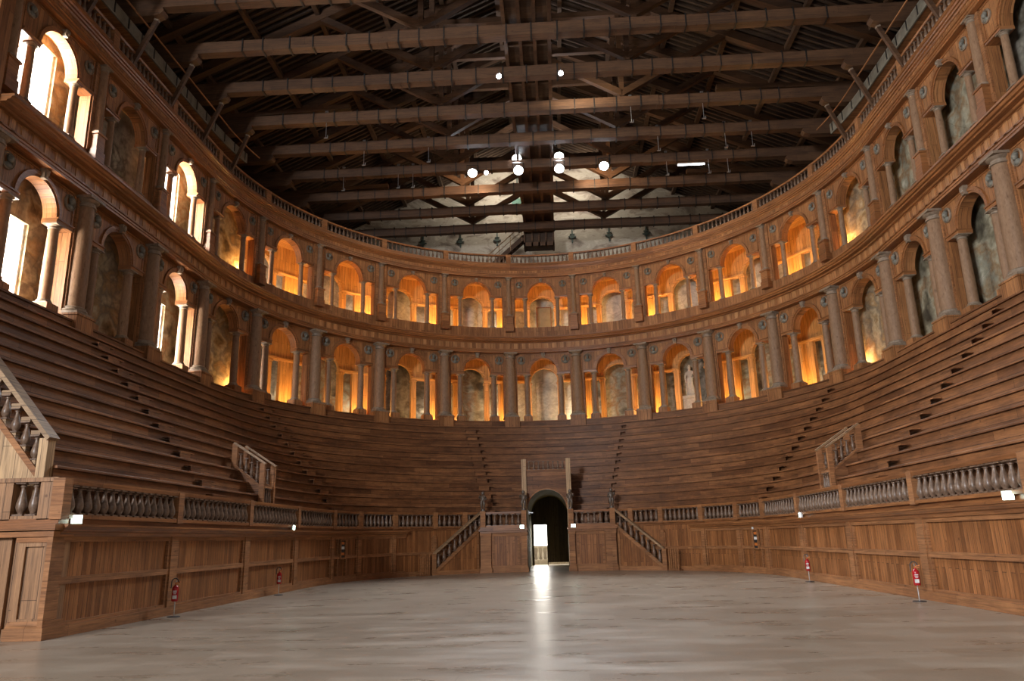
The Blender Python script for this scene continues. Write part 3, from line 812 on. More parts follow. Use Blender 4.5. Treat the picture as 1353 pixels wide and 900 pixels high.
NB = 8
def pos_words(i, noun):
    if i == 0: return 'central ' + noun
    return '%s %s %s of the centre' % (ORD[abs(i) - 1], noun, side(i))

def put(mesh, name, parent, s, d, z): return link(name, mesh, parent, rel(parent, s, d, z), phi(s))

def arched_bay(i, upper):
    c = i * BAY
    h = BAY / 2
    if not upper:
        z0, imp, spring, top, r, arc_o, colr = 8.45, 11.36, 11.53, 12.70, .86, 1.05, 1.055
        sm, ped, rz, rs, rnd, key, smd, pierw = SML, SMLPED, 12.26, 1.40, RND, KEY, .24, .43
        kz = 12.39; name = 'lower'
    else:
        z0, imp, spring, top, r, arc_o, colr = 14.38, 16.30, 16.42, 17.66, .89, 1.04, 1.04
        sm, ped, rz, rs, rnd, key, smd, pierw = UPS, None, 17.18, 1.42, RNDU, KEYU, .22, .40
        kz = 17.31; name = 'upper'
    look = {0: 'wooden arch with flanking columns and busts', }.get(0)
    t = thing('arched_bay', '%s storey %s, %s' % (name, look, pos_words(i, 'bay')), 'arcade bay', P(c, .2, z0), 0, '%s storey arcade bays' % name)
    d0, d1 = (.10, .52) if not upper else (.08, .46)
    m = MB().arch_wall(c - h, c + h, c, r, spring, top, d0, d1)
    for a, b in ((c - h, c - h + pierw), (c + h - pierw, c + h)): m.box(a, b, d0, d1, z0, spring)
    if upper: m.box(c - h, c + h, d0 - .0, d1, 13.55, z0)
    m.build('arch_wall', M['facade'], t, bent=True)
    for q in (c - h, c + h):                     # pilaster strip that backs the big column
        sgn = 1 if q < c else -1
        a, b = sorted((q, q + sgn * (pierw - .06)))
        MB().box(a, b, d0 - .06, d0, z0, top).build('pier_strip', M['frame'], t, bent=True)
    m = MB().ring(c, spring, r - .0, r + .07, d0 - .03, d0 + .02); m.ring(c, spring, r + .07, arc_o, d0 - .07, d0 + .02)
    m.build('archivolt', M['mould'], t, bent=True)
    put(key, 'keystone', t, c, d0 - .02, kz)
    for sg in (-1, 1):
        a, b = sorted((c + sg * r, c + sg * (h - pierw)))
        m = MB(); m.sweep([(d0 - .05, imp), (d1 + .02, imp), (d1 + .02, spring), (d0 - .10, spring), (d0 - .10, spring - .05), (d0 - .06, spring - .06)], a, b)
        m.build('impost', M['mould'], t, bent=True)
        sc_ = c + sg * colr
        k = link('small_column', sm[0], t, rel(t, sc_, smd, imp - (11.36 - 8.77) if not upper else z0), phi(sc_))
        link('capital', sm[1], k); link('base', sm[2], k)
        if ped: link('pedestal', ped, k)
        rr = put(rnd[0], 'roundel', t, c + sg * rs, d0 - .02, rz)
        link('bust', rnd[1], rr)
        # panel frame in the spandrel
    m = MB()
    for sg in (-1, 1):
        a, b = sorted((c + sg * (h - pierw - .02), c + sg * (h - pierw - .08)))
        m.box(a, b, d0 - .025, d0 + .01, spring + .03, top - .06)
    m.box(c - h + pierw + .02, c + h - pierw - .02, d0 - .025, d0 + .01, top - .09, top - .03)
    m.build('panel_bead', M['mould'], t, bent=True)
    return t

for i in range(-NB, NB + 1):
    arched_bay(i, False)
    arched_bay(i, True)

for k in range(18):
    q = k - 8.5
    s = q * BAY
    idx = int(abs(q) + .5) - 1
    t = thing('column', 'large speckled column on a lower storey pedestal, %s column %s of the centre' % (ORD[idx], side(q)), 'column', P(s, 0, 8.69), phi(s), 'large columns of the lower storey', 'thing')
    link('shaft', BIG[0], t); link('capital', BIG[1], t); link('base', BIG[2], t); link('pedestal', BIGPED, t)
    t = thing('column', 'slender upper storey column on a tall plinth, %s column %s of the centre' % (ORD[idx], side(q)), 'column', P(s, 0, 15.06), phi(s), 'slender columns of the upper storey', 'thing')
    link('shaft', UPC[0], t); link('capital', UPC[1], t); link('base', UPC[2], t); link('pedestal', UPPED, t)

# entablatures
def entab_lower():
    t = thing('trim_1', 'main wooden entablature with blocked frieze between the two storeys', 'entablature', P(0, 0, 12.7), 0, None, 'structure')
    m = MB(); m.sweep([(-.26, 12.69), (.5, 12.69), (.5, 12.92), (-.33, 12.92), (-.33, 12.86), (-.29, 12.85), (-.29, 12.78), (-.26, 12.77)], -SE, SE, .5)
    m.build('architrave', M['mould'], t, bent=True)
    m = MB(); m.box(-SE, SE, -.25, .5, 12.92, 13.28, .5); m.build('frieze', M['facade'], t, bent=True)
    m = MB(); n = 146
    for i in range(n):
        s = -SE + (i + .5) * 2 * SE / n
        m.box(s - .12, s + .12, -.275, -.25, 12.93, 13.28, 1e9); m.box(s - .08, s + .08, -.33, -.29, 12.86, 12.90, 1e9)
    o = m.build('frieze_blocks', M['block'], t, bent=True); o['kind'] = 'stuff'
    m = MB(); m.sweep([(-.28, 13.26), (.5, 13.26), (.5, 13.57), (-.80, 13.57), (-.80, 13.50), (-.74, 13.49), (-.70, 13.42), (-.62, 13.41), (-.60, 13.36), (-.40, 13.35), (-.36, 13.30), (-.28, 13.29)], -SE, SE, .5)
    m.build('cornice', M['mould'], t, bent=True)
entab_lower()
t = thing('trim_2', 'deep top cornice of brown boards above the upper arcade', 'entablature', P(0, 0, 17.7), 0, None, 'structure')
m = MB(); m.sweep([(-.17, 17.63), (.5, 17.63), (.5, 17.86), (-.24, 17.86), (-.24, 17.81), (-.20, 17.80), (-.20, 17.72), (-.17, 17.71)], -SE, SE, .5); m.build('architrave', M['mould'], t, bent=True)
m = MB(); m.box(-SE, SE, -.16, .5, 17.86, 18.08, .5); m.build('frieze', M['facade'], t, bent=True)
m = MB(); m.sweep([(-.18, 18.06), (.9, 18.06), (.9, 18.46), (-.31, 18.46), (-.33, 18.34), (-.42, 18.33), (-.42, 18.27), (-.38, 18.26), (-.36, 18.20), (-.30, 18.19), (-.28, 18.14), (-.22, 18.13), (-.20, 18.08)], -SE, SE, .5); m.build('cornice', M['mould'], t, bent=True)

for k in range(17):
    i = k - 8
    s0, s1 = (i - .5) * BAY, (i + .5) * BAY
    t = thing('balustrade', 'low balustrade along the top cornice, %s' % pos_words(i, 'section'), 'balustrade', P(i * BAY, -.2, 18.46), 0, 'balustrade sections of the top cornice')
    balustrade(t, s0, s1, -.2, 18.46, 19.08, .27, BAL_T, rail=.08, post_at=(True, k == 16), pw=.16)

# ------------------------------------------------------------------ behind the arches
def plaster_bay(i, upper):
    """frescoed wall close behind the arch, with a deep splayed window in some bays"""
    c = i * BAY; a, b = c - BAY / 2, c + BAY / 2
    z0, z1 = (8.45, 13.05) if not upper else (14.36, 17.8)
    win = i in (-6, -8)
    mat = M['fresco_dark'] if (i in (-7, 8) and upper) or i == 8 else (M['fresco_ochre'] if i in (-7, -8, -5, 5) else M['fresco_grey'])
    d = .98
    m = MB()
    if win:
        zb, zt = (8.45, 11.35) if not upper else (14.36, 17.4)
        w = .95 if not upper else 1.1
        m.box(a, c - w, d, d + .1, z0, z1); m.box(c + w, b, d, d + .1, z0, z1); m.box(c - w, c + w, d, d + .1, zt, z1)
    else: m.box(a, b, d, d + .1, z0, z1)
    nm = 'upper' if upper else 'lower'
    o = m.build('wall_gallery_' + nm, mat, bent=True, org=P(c, d, z0))
    structure(o, 'faded wall painting behind the %s storey arch, %s' % (nm, pos_words(i, 'bay')), 'wall')
    if win:
        t = thing('window_%d' % (1 if i == -6 else 2) + ('' if not upper else '_upper'), 'blazing daylit window in a deep pale reveal behind the %s storey arch, %s' % (nm, pos_words(i, 'bay')), 'window', P(c, d, zb), 0, None, 'structure')
        m = MB(); q = .08
        for u, v, e, f in ((c - w, c - w + q, zb, zt), (c + w - q, c + w, zb, zt), (c - w, c + w, zt, zt + q), (c - w, c + w, zb - .02, zb)):
            m.box(u - (q if v <= c else 0), v + (q if u >= c else 0), d + .1, d + .95, e, f)
        m.build('reveal', M['white_plaster'], t, bent=True)
        m = MB()
        for u in (c - w, c - .03, c + w - .06): m.box(u, u + .06, d + .84, d + .90, zb, zt)
        for k in range(4):
            zz = zb + (zt - zb - .05) * k / 3; m.box(c - w, c + w, d + .84, d + .90, zz, zz + .05)
        m.build('window_frame', M['white'], t, bent=True)
        MB().box(c - w, c + w, d + .92, d + .95, zb, zt).build('pane', M['pane'], t, bent=True)
        L = bpy.data.lights.new('daylight_window', 'AREA'); L.shape = 'RECTANGLE'; L.size = 2 * w - .1; L.size_y = zt - zb - .1
        L.energy = WIN_W * (1.25 if upper else 1.0); L.color = (1.0, .96, .90)
        lo = link('daylight_window', L); lo.location = P(c, d + .80, (zb + zt) / 2)
        lo.rotation_euler = (math.radians(90), 0, math.radians(90) if c > 0 else math.radians(-90))
        lo.rotation_euler = (Vector((1, 0, 0)).to_track_quat('-Z', 'Z') if c < 0 else Vector((-1, 0, 0)).to_track_quat('-Z', 'Z')).to_euler()
WIN_W = 700.0
for i in (-8, -7, -6, -5, 5, 6, 7, 8):
    for up in (False, True): plaster_bay(i, up)

def inner_bay(i, upper):
    """second, golden pine arcade behind the first, and the painted wall behind it"""
    c = i * BAY; h = BAY / 2
    nm = 'upper' if upper else 'lower'
    z0, imp, spring, top, r = (8.45, 11.25, 11.42, 13.05, .74) if not upper else (14.36, 16.12, 16.26, 17.78, .72)
    d0, d1 = 2.1, 2.32
    t = thing('pine_arch', 'golden lit pine arch standing behind the %s storey arcade, %s' % (nm, pos_words(i, 'bay')), 'arch', P(c, d0, z0), 0, '%s storey pine arches' % nm)
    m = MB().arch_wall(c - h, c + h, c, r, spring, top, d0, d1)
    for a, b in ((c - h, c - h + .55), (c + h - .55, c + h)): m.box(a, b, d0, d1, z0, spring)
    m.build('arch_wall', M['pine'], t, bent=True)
    for sg in (-1, 1):
        a, b = sorted((c + sg * r, c + sg * h))
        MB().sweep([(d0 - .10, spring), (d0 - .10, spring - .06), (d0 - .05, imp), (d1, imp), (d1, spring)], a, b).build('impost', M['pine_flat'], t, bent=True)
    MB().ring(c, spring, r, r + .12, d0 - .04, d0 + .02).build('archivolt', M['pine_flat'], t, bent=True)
    for sg in (-1, 1):
        s = c + sg * (r + .14)
        m = MB(); m.box(s - .14, s + .14, d0 - .05, d1, z0, imp - .12); m.box(s - .18, s + .18, d0 - .09, d1, imp - .12, imp); m.box(s - .17, s + .17, d0 - .09, d1, z0, z0 + .18)
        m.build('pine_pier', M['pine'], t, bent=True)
    mat = M['fresco_sky'] if i == 0 and not upper else (M['band'] if upper else (M['fresco_grey'] if i % 2 else M['fresco_dark']))
    o = MB().box(c - h, c + h, 3.3, 3.4, z0, top).build('wall_gallery_' + nm, mat, bent=True, org=P(c, 3.3, z0))
    structure(o, ('cloudy sky wall painting' if i == 0 and not upper else 'worn wall painting') + ' seen through the %s storey pine arch, %s' % (nm, pos_words(i, 'bay')), 'wall')
for i in range(-4, 5):
    for up in (False, True): inner_bay(i, up)
# pine cross walls where the deep part of the galleries ends, and barrel boards over the upper bays
for sg in (-1, 1):
    for up, (z0, z1) in ((False, (8.45, 13.05)), (True, (14.36, 17.8))):
        s = sg * 4.62 * BAY
        o = MB().box(s - .06, s + .06, 2.1, 3.3, z0, z1, 1e9).build('wall_partition', M['pine'], bent=True, org=P(s, 2, z0))
        structure(o, 'golden pine cross wall ending the %s gallery on the %s' % ('upper' if up else 'lower', side(sg)), 'wall')
        if sg < 0:                                # added pane and lamp sending daylight along the left corridor, an invented window
            t = thing('window_%d' % (4 if up else 3), 'narrow glowing pane added to light the %s corridor on the left' % ('upper' if up else 'lower'), 'window', P(s, 2.7, z0), 0, None, 'structure')
            MB().box(s + .065, s + .075, 2.35, 3.1, z0 + .5, z0 + 2.6, 1e9).build('pane', M['pane'], t, bent=True)
            for e, f in ((2.30, 2.35), (3.1, 3.15)): MB().box(s + .06, s + .10, e, f, z0 + .45, z0 + 2.65, 1e9).build('frame_upright', M['white'], t, bent=True)
            L = bpy.data.lights.new('daylight_window', 'AREA'); L.shape = 'RECTANGLE'; L.size = .7; L.size_y = 2.0; L.energy = 170; L.color = (1.0, .97, .92)
            lo = link('daylight_window', L); lo.location = P(s + .12, 2.4, z0 + 1.5)
            lo.rotation_euler = (P(s + 2, 1.2, 0) - P(s + .12, 2.4, 0)).to_track_quat('-Z', 'Z').to_euler()
# door behind the central upper arch
t = thing('panel_door', 'tall plain olive panel standing in the central upper pine arch', 'panel', P(.1, 2.9, 14.36), phi(.1))
MB().box(-.44, .44, -.03, .03, 0, 2.12, 1e9).build('panel', mottled('olive_panel', [(0.3, (0.30, 0.25, 0.13)), (0.7, (0.38, 0.32, 0.18))], rough=.7), t)
m = MB(); m.box(-.50, -.44, -.05, .03, 0, 2.18, 1e9); m.box(.44, .5, -.05, .03, 0, 2.18, 1e9); m.box(-.44, .44, -.05, .03, 2.12, 2.18, 1e9); m.build('panel_frame', M['frame'], t)
# statue in the gallery
def statue_mesh():
    J = [(0, 0, 1.02), (.03, 0, 1.22), (.02, 0, 1.42), (0, 0, 1.62), (.01, -.02, 1.70), (.02, -.03, 1.84), (.02, -.03, 1.98),
         (.10, 0, .98), (.11, -.04, .55), (.10, .02, .10), (.12, -.12, .05),
         (-.10, 0, .98), (-.16, -.10, .56), (-.14, .02, .12), (-.18, -.12, .05),
         (.22, 0, 1.50), (.30, .04, 1.22), (.20, -.16, 1.10), (.12, -.22, 1.14),
         (-.22, 0, 1.48), (-.30, .02, 1.20), (-.24, -.06, .95), (-.22, -.08, .86)]
    E = [(0, 1), (1, 2), (2, 3), (3, 4), (4, 5), (5, 6), (0, 7), (7, 8), (8, 9), (9, 10), (0, 11), (11, 12), (12, 13), (13, 14), (2, 15), (15, 16), (16, 17), (17, 18), (2, 19), (19, 20), (20, 21), (21, 22)]
    Rr = [.17, .15, .17, .07, .09, .10, .06, .13, .09, .055, .045, .13, .09, .055, .045, .08, .06, .045, .04, .08, .06, .045, .04]
    return skinned('figure', J, E, Rr, M['white_stone'])
t = thing('statue', 'pale standing plaster statue on a pedestal behind the second lower arch right of the centre', 'statue', P(8.0, 2.85, 8.45), phi(8.0))
STATUE = t
link('figure', statue_mesh(), t, (0, 0, 1.25))
m = MB(); m.box(-.5, .5, -.4, .4, 0, .2, 1e9); m.box(-.4, .4, -.32, .32, .2, 1.1, 1e9); m.box(-.48, .48, -.4, .4, 1.1, 1.28, 1e9); m.build('pedestal', M['white_stone'], t)
m = MB(); m.lathe([(.26, 1.28), (.28, 1.7), (.22, 2.1), (.18, 2.4)], 14, cx=-.05, cy=.05, sy=.6); m.build('drapery', M['white_stone'], t, smooth=True)

# ------------------------------------------------------------------ roof timbers
YT = [15.43 - 2.775 * i for i in range(10)]
tie_m = {}
for i, y in enumerate(YT):
    t = thing('roof_truss', 'heavy dark timber roof truss with iron-strapped tie beam, %s truss from the back wall' % ORD[i], 'roof truss', (0, y, 21.0), 0, 'roof trusses')
    if i == 0:
        PT = {}
        m = MB(); 
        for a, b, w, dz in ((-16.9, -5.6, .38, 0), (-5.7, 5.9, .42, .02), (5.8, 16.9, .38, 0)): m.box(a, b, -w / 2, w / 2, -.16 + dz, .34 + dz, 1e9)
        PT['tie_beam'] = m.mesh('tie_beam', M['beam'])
        for sg in (-1, 1):
            m = MB(); xs = [16.95, 13.6, 13.35, 13.25, 13.3]; zs = [-.5, -.5, -.42, -.3, -.16]
            pts = [(sg * x, z) for x, z in zip(xs, zs)] + [(sg * 16.95, -.16)]
            k = len(pts); m.add([(x, -.19, z) for x, z in pts] + [(x, .19, z) for x, z in pts], [tuple(range(k)), tuple(k + q for q in reversed(range(k)))] + [(q, (q + 1) % k, (q + 1) % k + k, q + k) for q in range(k)])
            PT['corbel%d' % sg] = m.mesh('corbel', M['beam'])
            pit = (ZR - .45 - .45 - 21.0 + 0.0) / 16.2
            m = MB(); m.bar((sg * 16.4, 0, .30), (0, 0, ZR - 21.0 - .42), .32, .42); PT['rafter%d' % sg] = m.mesh('principal_rafter', M['beam'])
            rz = lambda x: .30 + (16.4 - x) / 16.4 * (ZR - 21.0 - .72)
            m = MB(); m.bar((sg * 4.25, 0, .62), (sg * 9.2, 0, rz(9.2) - .15), .26, .30); PT['outer%d' % sg] = m.mesh('strut', M['beam'])
            m = MB(); m.bar((sg * 4.25, 0, .62), (sg * .3, 0, 2.95), .26, .30); PT['inner%d' % sg] = m.mesh('strut', M['beam'])
            m = MB(); m.bar((sg * 4.25, 0, .46), (sg * 4.25, 0, rz(4.25)), .22, .22); PT['queen%d' % sg] = m.mesh('queen_post', M['beam'])
            m = MB(); m.bar((sg * 15.9, 0, .42), (sg * 8.6, 0, .42 + .24), .30, .22); PT['sub%d' % sg] = m.mesh('sleeper', M['beam'])
        m = MB(); m.bar((0, 0, 2.6), (0, 0, ZR - 21.4), .3, .3); PT['king'] = m.mesh('king_post', M['beam'])
        m = MB(); m.bar((-6.5, 0, 5.0), (6.5, 0, 5.0), .24, .28); PT['collar'] = m.mesh('collar_beam', M['beam'])
        m = MB()
        for a in ((-.235, -.225, -.19, .39), (.225, .235, -.19, .39)): m.box(-.025, .025, a[0], a[1], a[2], a[3], 1e9)
        m.box(-.035, .035, -.235, .235, -.195, -.185, 1e9); m.box(-.035, .035, -.235, .235, .38, .39, 1e9)
        PT['strap'] = m.mesh('iron_strap', M['iron'])
    for k in ('tie_beam', 'corbel-1', 'corbel1', 'rafter-1', 'rafter1', 'outer-1', 'outer1', 'inner-1', 'inner1', 'queen-1', 'queen1', 'king', 'collar'):
        link(PT[k].name.split('.')[0], PT[k], t)
    if i >= 2 and i % 3 == 2:
        for k in ('sub-1', 'sub1'): link('sleeper', PT[k], t)
    for x in range(-11, 12):
        link('iron_strap', PT['strap'], t, (x * 1.05 + random.uniform(-.25, .25), 0, 0))
# purlins
for sg in (-1, 1):
    for k, x in enumerate((14.6, 12.0, 9.4, 6.8, 4.2, 1.6)):
        z = ZE + (XW - x) / XW * (ZR - ZE) - .16
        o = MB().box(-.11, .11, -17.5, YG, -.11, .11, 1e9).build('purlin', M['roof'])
        o.location = (sg * x, 0, z)
        tag(o, 'long dark purlin under the roof slope, %s up from the %s eaves' % (ORD[k], side(sg)), 'purlin', 'roof purlins')
# catwalk down the middle
t = thing('catwalk', 'long narrow timber catwalk running along the middle of the roof over the tie beams', 'catwalk', (0, 2, 21.4))
W = WORLD[t.name]
for x in (-.9, -.3, .3, .9):
    MB().box(x - .07, x + .07, -13, 17.2, 21.37, 21.57, 1e9).build('joist', M['beam'], t, org=W)
m = MB(); y = -13.0
m.box(-1.0, 1.0, -13, 17.2, 21.57, 21.62, 1e9)
m.build('deck', M['roof'], t, org=W)
for sg in (-1, 1):
    m = MB(); m.box(sg * .97 - .03, sg * .97 + .03, -13, 17.2, 22.45, 22.53, 1e9); m.box(sg * .97 - .03, sg * .97 + .03, -13, 17.2, 22.0, 22.06, 1e9); m.build('guard_rail', M['roof'], t, org=W)
    for k in range(11):
        yy = 16.6 - 2.775 * k; MB().box(sg * .97 - .04, sg * .97 + .04, yy - .04, yy + .04, 21.4, 22.5, 1e9).build('guard_post', M['roof'], t, org=W)
for k in range(21):
    yy = 16.8 - 1.39 * k
    if abs(((15.43 - yy) / 2.775) - round((15.43 - yy) / 2.775)) < .12: continue
    MB().box(-.98, .98, yy - .05, yy + .05, 21.46, 21.57, 1e9).build('cross_bearer', M['roof'], t, org=W)
t = thing('hanging_box', 'dark timber box hanging under the far end of the catwalk', 'box', (0, 16.7, 20.0))
W = WORLD[t.name]
m = MB()
for x in (-.95, .95): m.box(x - .05, x + .05, 16.1, 17.2, 20.05, 21.35, 1e9)
for x in (-.45, 0, .45): m.box(x - .05, x + .05, 16.1, 16.2, 20.05, 21.35, 1e9)
m.box(-1, 1, 16.1, 16.2, 20.05, 20.3, 1e9); m.box(-1, 1, 16.1, 16.2, 21.05, 21.35, 1e9)
m.build('box_frame', M['beam'], t, org=W)
MB().box(-.95, .95, 16.25, 17.2, 20.1, 21.3, 1e9).build('box_body', M['deck'], t, org=W)
# stair from the catwalk down to the gallery roof
t = thing('roof_ladder', 'steep timber stair with thin rails slanting down from the catwalk end', 'stair', (-1.8, 17.5, 20.5))
W = WORLD[t.name]
for dy in (-.3, .3):
    m = MB(); m.bar((-.7, 17.5 + dy, 21.4), (-3.3, 17.9 + dy, 19.3), .1, .3); m.build('stringer', M['beam'], t, org=W)
for k in range(9):
    u = (k + .5) / 9; MB().bx(-.7 - 2.6 * u, 17.5 + .4 * u, 21.4 - 2.1 * u + .05, .25, .6, .05).build('tread', M['roof'], t, org=W)
m = MB(); m.bar((-.9, 17.2, 22.2), (-3.5, 17.6, 20.1), .05); m.bar((-.9, 17.2, 21.8), (-3.5, 17.6, 19.7), .04)
for u in (.1, .4, .7, .98): m.bar((-.9 - 2.6 * u, 17.2 + .4 * u, 22.2 - 2.1 * u), (-.9 - 2.6 * u, 17.2 + .4 * u, 21.1 - 2.1 * u), .05)
m.build('thin_rail', M['pale'], t, org=W)
# wall anchors on the gable
for k, x in enumerate((-8.14, -5.5, -2.94, -.45, 2.27, 4.81, 7.35)):
    t = thing('wall_anchor', 'green iron cross-shaped anchor on the bare back wall, %s from the left' % ORD[k], 'wall anchor', (x, YG - .04, 21.8), 0, 'iron anchors on the back wall')
    m = MB(); m.box(-.05, .05, -.03, .04, -.5, .5, 1e9); m.build('upright', M['anchor'], t)
    m = MB(); m.box(-.26, .26, -.05, .0, -.14, -.05, 1e9); m.box(-.17, .17, -.05, 0, .08, .15, 1e9); m.box(-.12, .12, -.06, .0, -.2, 0.02, 1e9); m.build('cross_bar', M['anchor'], t)
# wall patches seen high on the gable
t = thing('gable_shutter', 'small green shutter on the back wall beside the catwalk', 'shutter', (-1.45, YG - .03, 24.2))
MB().box(-.4, .4, -.03, .03, -.6, .6, 1e9).build('board', plain('green_shutter_paint', (.07, .16, .11), .6), t)
m = MB(); m.box(-.05, .05, -.05, .04, 1.2, 2.3, 1e9); m.build('upper_bar', M['anchor'], t)

# service walkways over the side arcades
for sg in (-1, 1):
    t = thing('service_walkway', 'boarded service walkway hanging over the top balustrade on the %s' % side(sg), 'walkway', P(sg * 27, .6, 19.9))
    a, b = sorted((sg * 20.5, sg * SE))
    m = MB(); m.box(a, b, .02, 2.3, 19.9, 19.96); m.build('floor_boards', M['facade'], t, bent=True)
    m = MB(); m.box(a, b, -.04, .02, 19.88, 20.38); m.build('fascia', mottled('grey_fascia_boards', [(0.3, (0.11, 0.095, 0.07)), (0.7, (0.24, 0.215, 0.165))], scale=2.0), t, bent=True)
    m = MB(); m.box(a, b, .0, 2.3, 20.38, 20.42); m.build('upper_boards', M['deck'], t, bent=True)
    k = 0
    while 20.5 + k * .9 < SE:
        s = sg * (20.7 + k * .9); m = MB(); m.box(s - .03, s + .03, -.06, -.04, 19.95, 20.36, 1e9); m.build('fascia_clip', M['iron'], t, bent=True); k += 1
    o = MB().box(a, b, -.75, -.71, 20.03, 20.08).build('guard_rail', M['frame'], t, bent=True)
    for k in range(6):
        s = sg * (22.02 + 2.775 * k)
        if abs(s) > SE: continue
        n = thing('leaning_strut', 'dark strut leaning over the top balustrade, %s from the back on the %s' % (ORD[k], side(sg)), 'strut', P(s, -.2, 19.0), phi(s), 'leaning struts of the side walkways')
        m = MB(); m.bar((0, .06, -.5), (0, -.74, 1.42), .13, .16); m.build('timber', M['beam'], n)
        m = MB(); m.bar((0, -.725, 1.39), (0, -.75, 1.45), .138, .168); m.build('end_plate', M['stone'], n)
    st = MB()
# stage-side end frames of the arcades
for sg in (-1, 1):
    s = sg * (SE + .25)
    o = MB().box(min(s - .25, s + .25), max(s - .25, s + .25), -.4, 2.3, 8.0, 19.2, 1e9).build('wall_arcade_end_' + side(sg), M['facade'], bent=True, org=P(s, 0, 8))
    structure(o, 'boarded pier ending the two arcades on the %s' % side(sg), 'wall')

# ------------------------------------------------------------------ lamps in the roof
def flood(x, y, z, tgt, label, size=.25):
    t = thing('floodlight', label, 'floodlight', (x, y, z), 0, 'floodlights on the tie beams')
    v = (Vector(tgt) - Vector((x, y, z))).normalized()
    q = v.to_track_quat('-Y', 'Z').to_euler()
    t.rotation_euler = q
    m = MB(); m.lathe([(size * .55, .22), (size * .8, .18), (size, 0), (size * 1.06, -.02), (size * 1.06, -.05), (size * .98, -.05), (size * .98, -.01), (0, -.01)], 16, axis='y'); m.build('housing', M['black'], t, smooth=True)
    m = MB(); m.lathe([(0, -.03), (size * .7, -.032), (size * .97, -.02)], 16, axis='y'); m.build('lens', M['lamp'], t, smooth=True)
    m = MB(); m.bar((-size * 1.15, .08, 0), (-size * 1.15, .08, size * 1.6), .03); m.bar((size * 1.15, .08, 0), (size * 1.15, .08, size * 1.6), .03); m.bar((-size * 1.15, .08, size * 1.6), (size * 1.15, .08, size * 1.6), .03); m.build('bracket', M['iron'], t)
    L = bpy.data.lights.new('floodlight_beam', 'SPOT'); L.energy = 2200; L.spot_size = math.radians(75); L.spot_blend = .8; L.shadow_soft_size = .15; L.color = (.86, .93, 1.0)
    lo = link('floodlight_beam', L); lo.location = Vector((x, y, z)) + v * .3; lo.rotation_euler = v.to_track_quat('-Z', 'Y').to_euler()
FL = [(-3.36, 6.9, 20.72, 'bright floodlight under the tie beam, outermost on the left'), (-.96, 6.95, 21.47, 'bright floodlight above the tie beam just left of the catwalk'),
      (-.88, 6.9, 20.73, 'bright floodlight below the tie beam just left of the catwalk'), (1.32, 6.95, 21.47, 'bright floodlight above the tie beam just right of the catwalk'),
      (1.30, 6.9, 20.72, 'bright floodlight below the tie beam just right of the catwalk'), (3.69, 6.9, 20.75, 'bright floodlight under the tie beam, outermost on the right')]
for x, y, z, lb in FL: flood(x, y, z, (x * .6, -9, 0), lb)
for x, y, z, lb, tg in ((-1.29, -1.62, 20.78, 'small bright lamp on a nearer tie beam left of the catwalk', (-1.6, -25, 4)), (1.35, -1.62, 20.76, 'small lamp on a nearer tie beam right of the catwalk', (2, -25, 4)), (-2.62, 6.9, 20.68, 'small lamp between the two left floodlights', (-2, -14, 6))):
    t = thing('lamp', lb, 'lamp', (x, y, z)); v = (Vector(tg) - Vector((x, y, z))).normalized(); t.rotation_euler = v.to_track_quat('-Y', 'Z').to_euler()
    MB().lathe([(.05, .14), (.09, .10), (.12, -.03), (.11, -.03), (.11, -.01), (0, -.01)], 14, axis='y').build('housing', M['steel'], t, smooth=True)
    MB().lathe([(0, -.025), (.1, -.02)], 14, axis='y').build('lens', M['lamp'] if x < 0 else M['lamp_small'], t, smooth=True)
    MB().bar((0, .05, .05), (0, .05, .26), .03).build('bracket', M['iron'], t)
# added spots without fixtures, brightening the gable, the roof and some tie beams
def spot(name, loc, tgt, e, deg, col, r=.15):
    L = bpy.data.lights.new(name, 'SPOT'); L.energy = e; L.spot_size = math.radians(deg); L.spot_blend = .8; L.shadow_soft_size = r; L.color = col
    lo = link(name, L); lo.location = loc; lo.rotation_euler = (Vector(tgt) - Vector(loc)).to_track_quat('-Z', 'Y').to_euler()
for x in (-3.0, 3.0):
    spot('gable_fill', (x * .8, 16.0, 25.3), (x * 1.1, 19, 25.0), 520, 165, (1.0, .92, .80))
    spot('tie_fill', (x, 7.95, 21.0), (x * 1.5, 9.9, 21.15), 420, 150, (1.0, .74, .48))
    spot('roof_wash', (x * .45, 6.2, 21.7), (x * .6, 4.6, 27), 420, 110, (.95, .96, 1.0))
spot('tie_wash', (2.0, -.6, 20.6), (3.0, 1.6, 21.1), 380, 140, (1.0, .88, .68))
t = thing('tube_light', 'short lit white tube under a tie beam right of the floodlights', 'tube light', (8.3, 7.0, 20.62))
MB().box(-.72, .72, -.03, .03, .04, .09, 1e9).build('fitting', M['white'], t); MB().bar((-.7, 0, 0), (.7, 0, 0), .05).build('tube', M['tube'], t)
